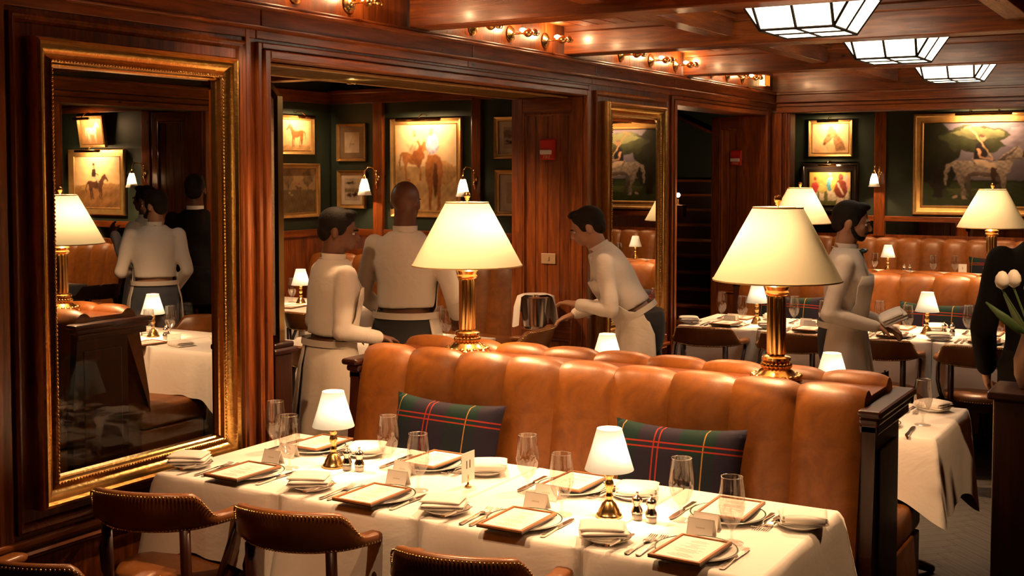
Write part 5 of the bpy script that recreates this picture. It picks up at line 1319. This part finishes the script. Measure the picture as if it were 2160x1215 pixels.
        m = MB(); m.tube([up((-.09, .13, 1.33)), up((-.075, .06, 1.46)), up((0, -.075, 1.485)), up((.075, .06, 1.46)), up((.09, .13, 1.33))], [(.012*s, .004*s)]*5, 8); m.build('neck_strap', M['apron'], ap, smooth=True)
    if bow:
        m = MB(); 
        for sx in (-1, 1): m.tube([up((0, .083, 1.478)), up((sx*.03, .095, 1.478)), up((sx*.055, .085, 1.472))], [(.008*s, .008*s), (.022*s, .010*s), (.026*s, .008*s)], 10)
        m.build('bow_tie', M['teal'], e, smooth=True)
    return e
def hang(y=.05): return None
W = 'waiter'
# waiter with moustache and apron, carrying a bundle of napkins (faces +x)
p4 = person('waiter with dark moustache in white shirt and apron holding white napkins', (-1.86, 6.85, 0), R(-78), 1.72, lean=R(3), head_pitch=R(6),
       arms=dict(l=((-.225, -.02, 1.13), (-.10, .22, 1.05)), r=((.235, -.06, 1.12), (.14, .20, 1.06))), outfit=W, moustache=True, beard=True, fingers=True, bow=True)
# things in the apron pocket
m = MB().box(-.055, .055, .0, .014, 0, .075, .004); m.xf(Matrix.Translation((.07, .235, .70)) @ Matrix.Rotation(R(-18), 4, 'Z')); ob = m.build('order_book', M['blackedge'], p4)
for dx in (.105, .118):
    m = MB().tube([(dx, .245, .68), (dx+.004, .245, .79)], .0045, 8); m.build('pocket_pen', M['ink_dk'], p4)
m = MB(); m.tube([(.03, .252, .650), (.04, .253, .668), (.046, .253, .65), (.056, .252, .668), (.062, .252, .65), (.075, .250, .664), (.085, .248, .655), (.09, .247, .67), (.10, .243, .662), (.112, .238, .674)], .0028, 6); m.build('script_mark', M['ink_dk'], p4)
nb = link('napkin_bundle', NAPKIN.data, None, (-1.555, 6.82, 1.068)); nb.rotation_euler = (R(10), R(-25), R(20)); nb.scale = (1.1, 1.0, 1.5); tag(nb, 'bundle of white napkins in the hands of the moustached waiter', 'napkin')
# bald waiter with his back to us
person('bald waiter in white shirt seen from behind in the wide opening', (-3.93, 5.5, 0), R(14), 1.84, arms=dict(l=((-.255, .02, 1.14), (-.20, .20, 1.02)), r=((.262, .02, 1.14), (.215, .20, 1.02))),
       skin='skin_d', bald=True, apron_arc=118, legs=dict(l=((-.105, .04, .50), (-.11, -.02, .09)), r=((.10, -.01, .50), (.10, -.08, .09))))
# waiter walking past with a plate
p1 = person('waiter in white jacket and long apron walking into the alcove', (-3.98, 4.88, 0), R(-28), 1.70, lean=R(4), head_yaw=R(-30), head_pitch=R(6), skin='skin_d',
       arms=dict(l=((-.235, .0, 1.13), (-.17, .22, 1.06)), r=((.235, -.04, 1.12), (.15, .22, 1.08))), legs=dict(l=((-.09, .16, .50), (-.09, .10, .10)), r=((.09, -.02, .48), (.09, -.26, .14))), apron_arc=176, hem=.28)
# waiter bending beside the pier mirror
person('waiter in white bending forward beside the far pier mirror', (-3.02, 6.70, 0), R(112), 1.76, lean=R(30), head_pitch=R(-8),
       arms=dict(l=((-.22, .10, 1.14), (-.16, .26, 1.26)), r=((.23, .14, 1.16), (.20, .36, 1.20))), legs=dict(l=((-.10, .10, .50), (-.105, -.02, .09)), r=((.10, -.08, .50), (.105, -.30, .11))), apron_arc=120)
# dark suited man at the right edge
person('man in a black suit at the right edge of the picture', (-.63, 5.55, 0), R(20), 1.89, outfit='suit', arms=dict(l=((-.245, -.02, 1.13), (-.20, .14, .95)), r=((.245, -.02, 1.13), (.20, .14, .95))))
# people seen through the tall pane
person('bearded waiter in white shirt and slate trousers seen through the tall pane', (-7.08, 6.60, 0), R(52), 1.74, head_yaw=R(50), trousers='trouser_bl', beard=True, apron_arc=112,
       arms=dict(l=((-.25, .0, 1.13), (-.16, .20, 1.10)), r=((.235, -.06, 1.13), (.17, .12, .98))))
person('second waiter in white behind the bearded waiter seen through the tall pane', (-7.93, 7.30, 0), R(100), 1.76, skin='skin_d', arms=dict(l=((-.26, .05, 1.2), (-.16, .20, 1.35)), r=((.235, -.02, 1.13), (.17, .18, 1.05))))
person('man in a black suit seen through the tall pane', (-7.30, 7.25, 0), R(35), 1.86, outfit='suit', skin='skin_d')
# vase of tulips before the dark suited man
vs = empty('flower_pedestal', (-.60, 4.86, 0)); tag(vs, 'dark pedestal under the tulip vase at the right edge', 'pedestal')
MB().box(-.12, .12, -.12, .12, 0, 1.05, .01).build('column', M['dwood_z'], vs); MB().box(-.14, .14, -.14, .14, 1.05, 1.08, .008).build('top_slab', M['dwood_x'], vs)
fv = empty('tulip_vase', (-.60, 4.86, 1.0805)); tag(fv, 'clay vase of white tulips at the right edge', 'vase')
MB().lathe([(.001, 0), (.045, 0), (.065, .05), (.068, .11), (.050, .17), (.042, .20), (.048, .21), (.040, .205), (.001, .19)], 24).build('vase', M['clay'], fv, smooth=True)
rnd = random.Random(5)
for k in range(7):
    a = k*2.4; r = .05 + .02*(k % 3); tx, ty, tz = r*1.6*math.cos(a), r*1.6*math.sin(a), .34 + .03*(k % 3)
    MB().tube([(0, 0, .18), (tx*.5, ty*.5, .28), (tx, ty, tz)], .004, 6).build('stem', M['leaf'], fv)
    MB().lathe([(.004, 0), (.020, .010), (.027, .028), (.024, .048), (.012, .066), (.002, .070)], 12, c=(tx, ty, tz)).build('tulip', M['petal'], fv, smooth=True)
    MB().tube([(0, 0, .18), (tx*.9, ty*.9, .26), (tx*1.5, ty*1.5, .32+.02*(k % 2))], [(.004, .012), (.004, .018), (.002, .003)], 8).build('leaf', M['leaf'], fv, smooth=True)
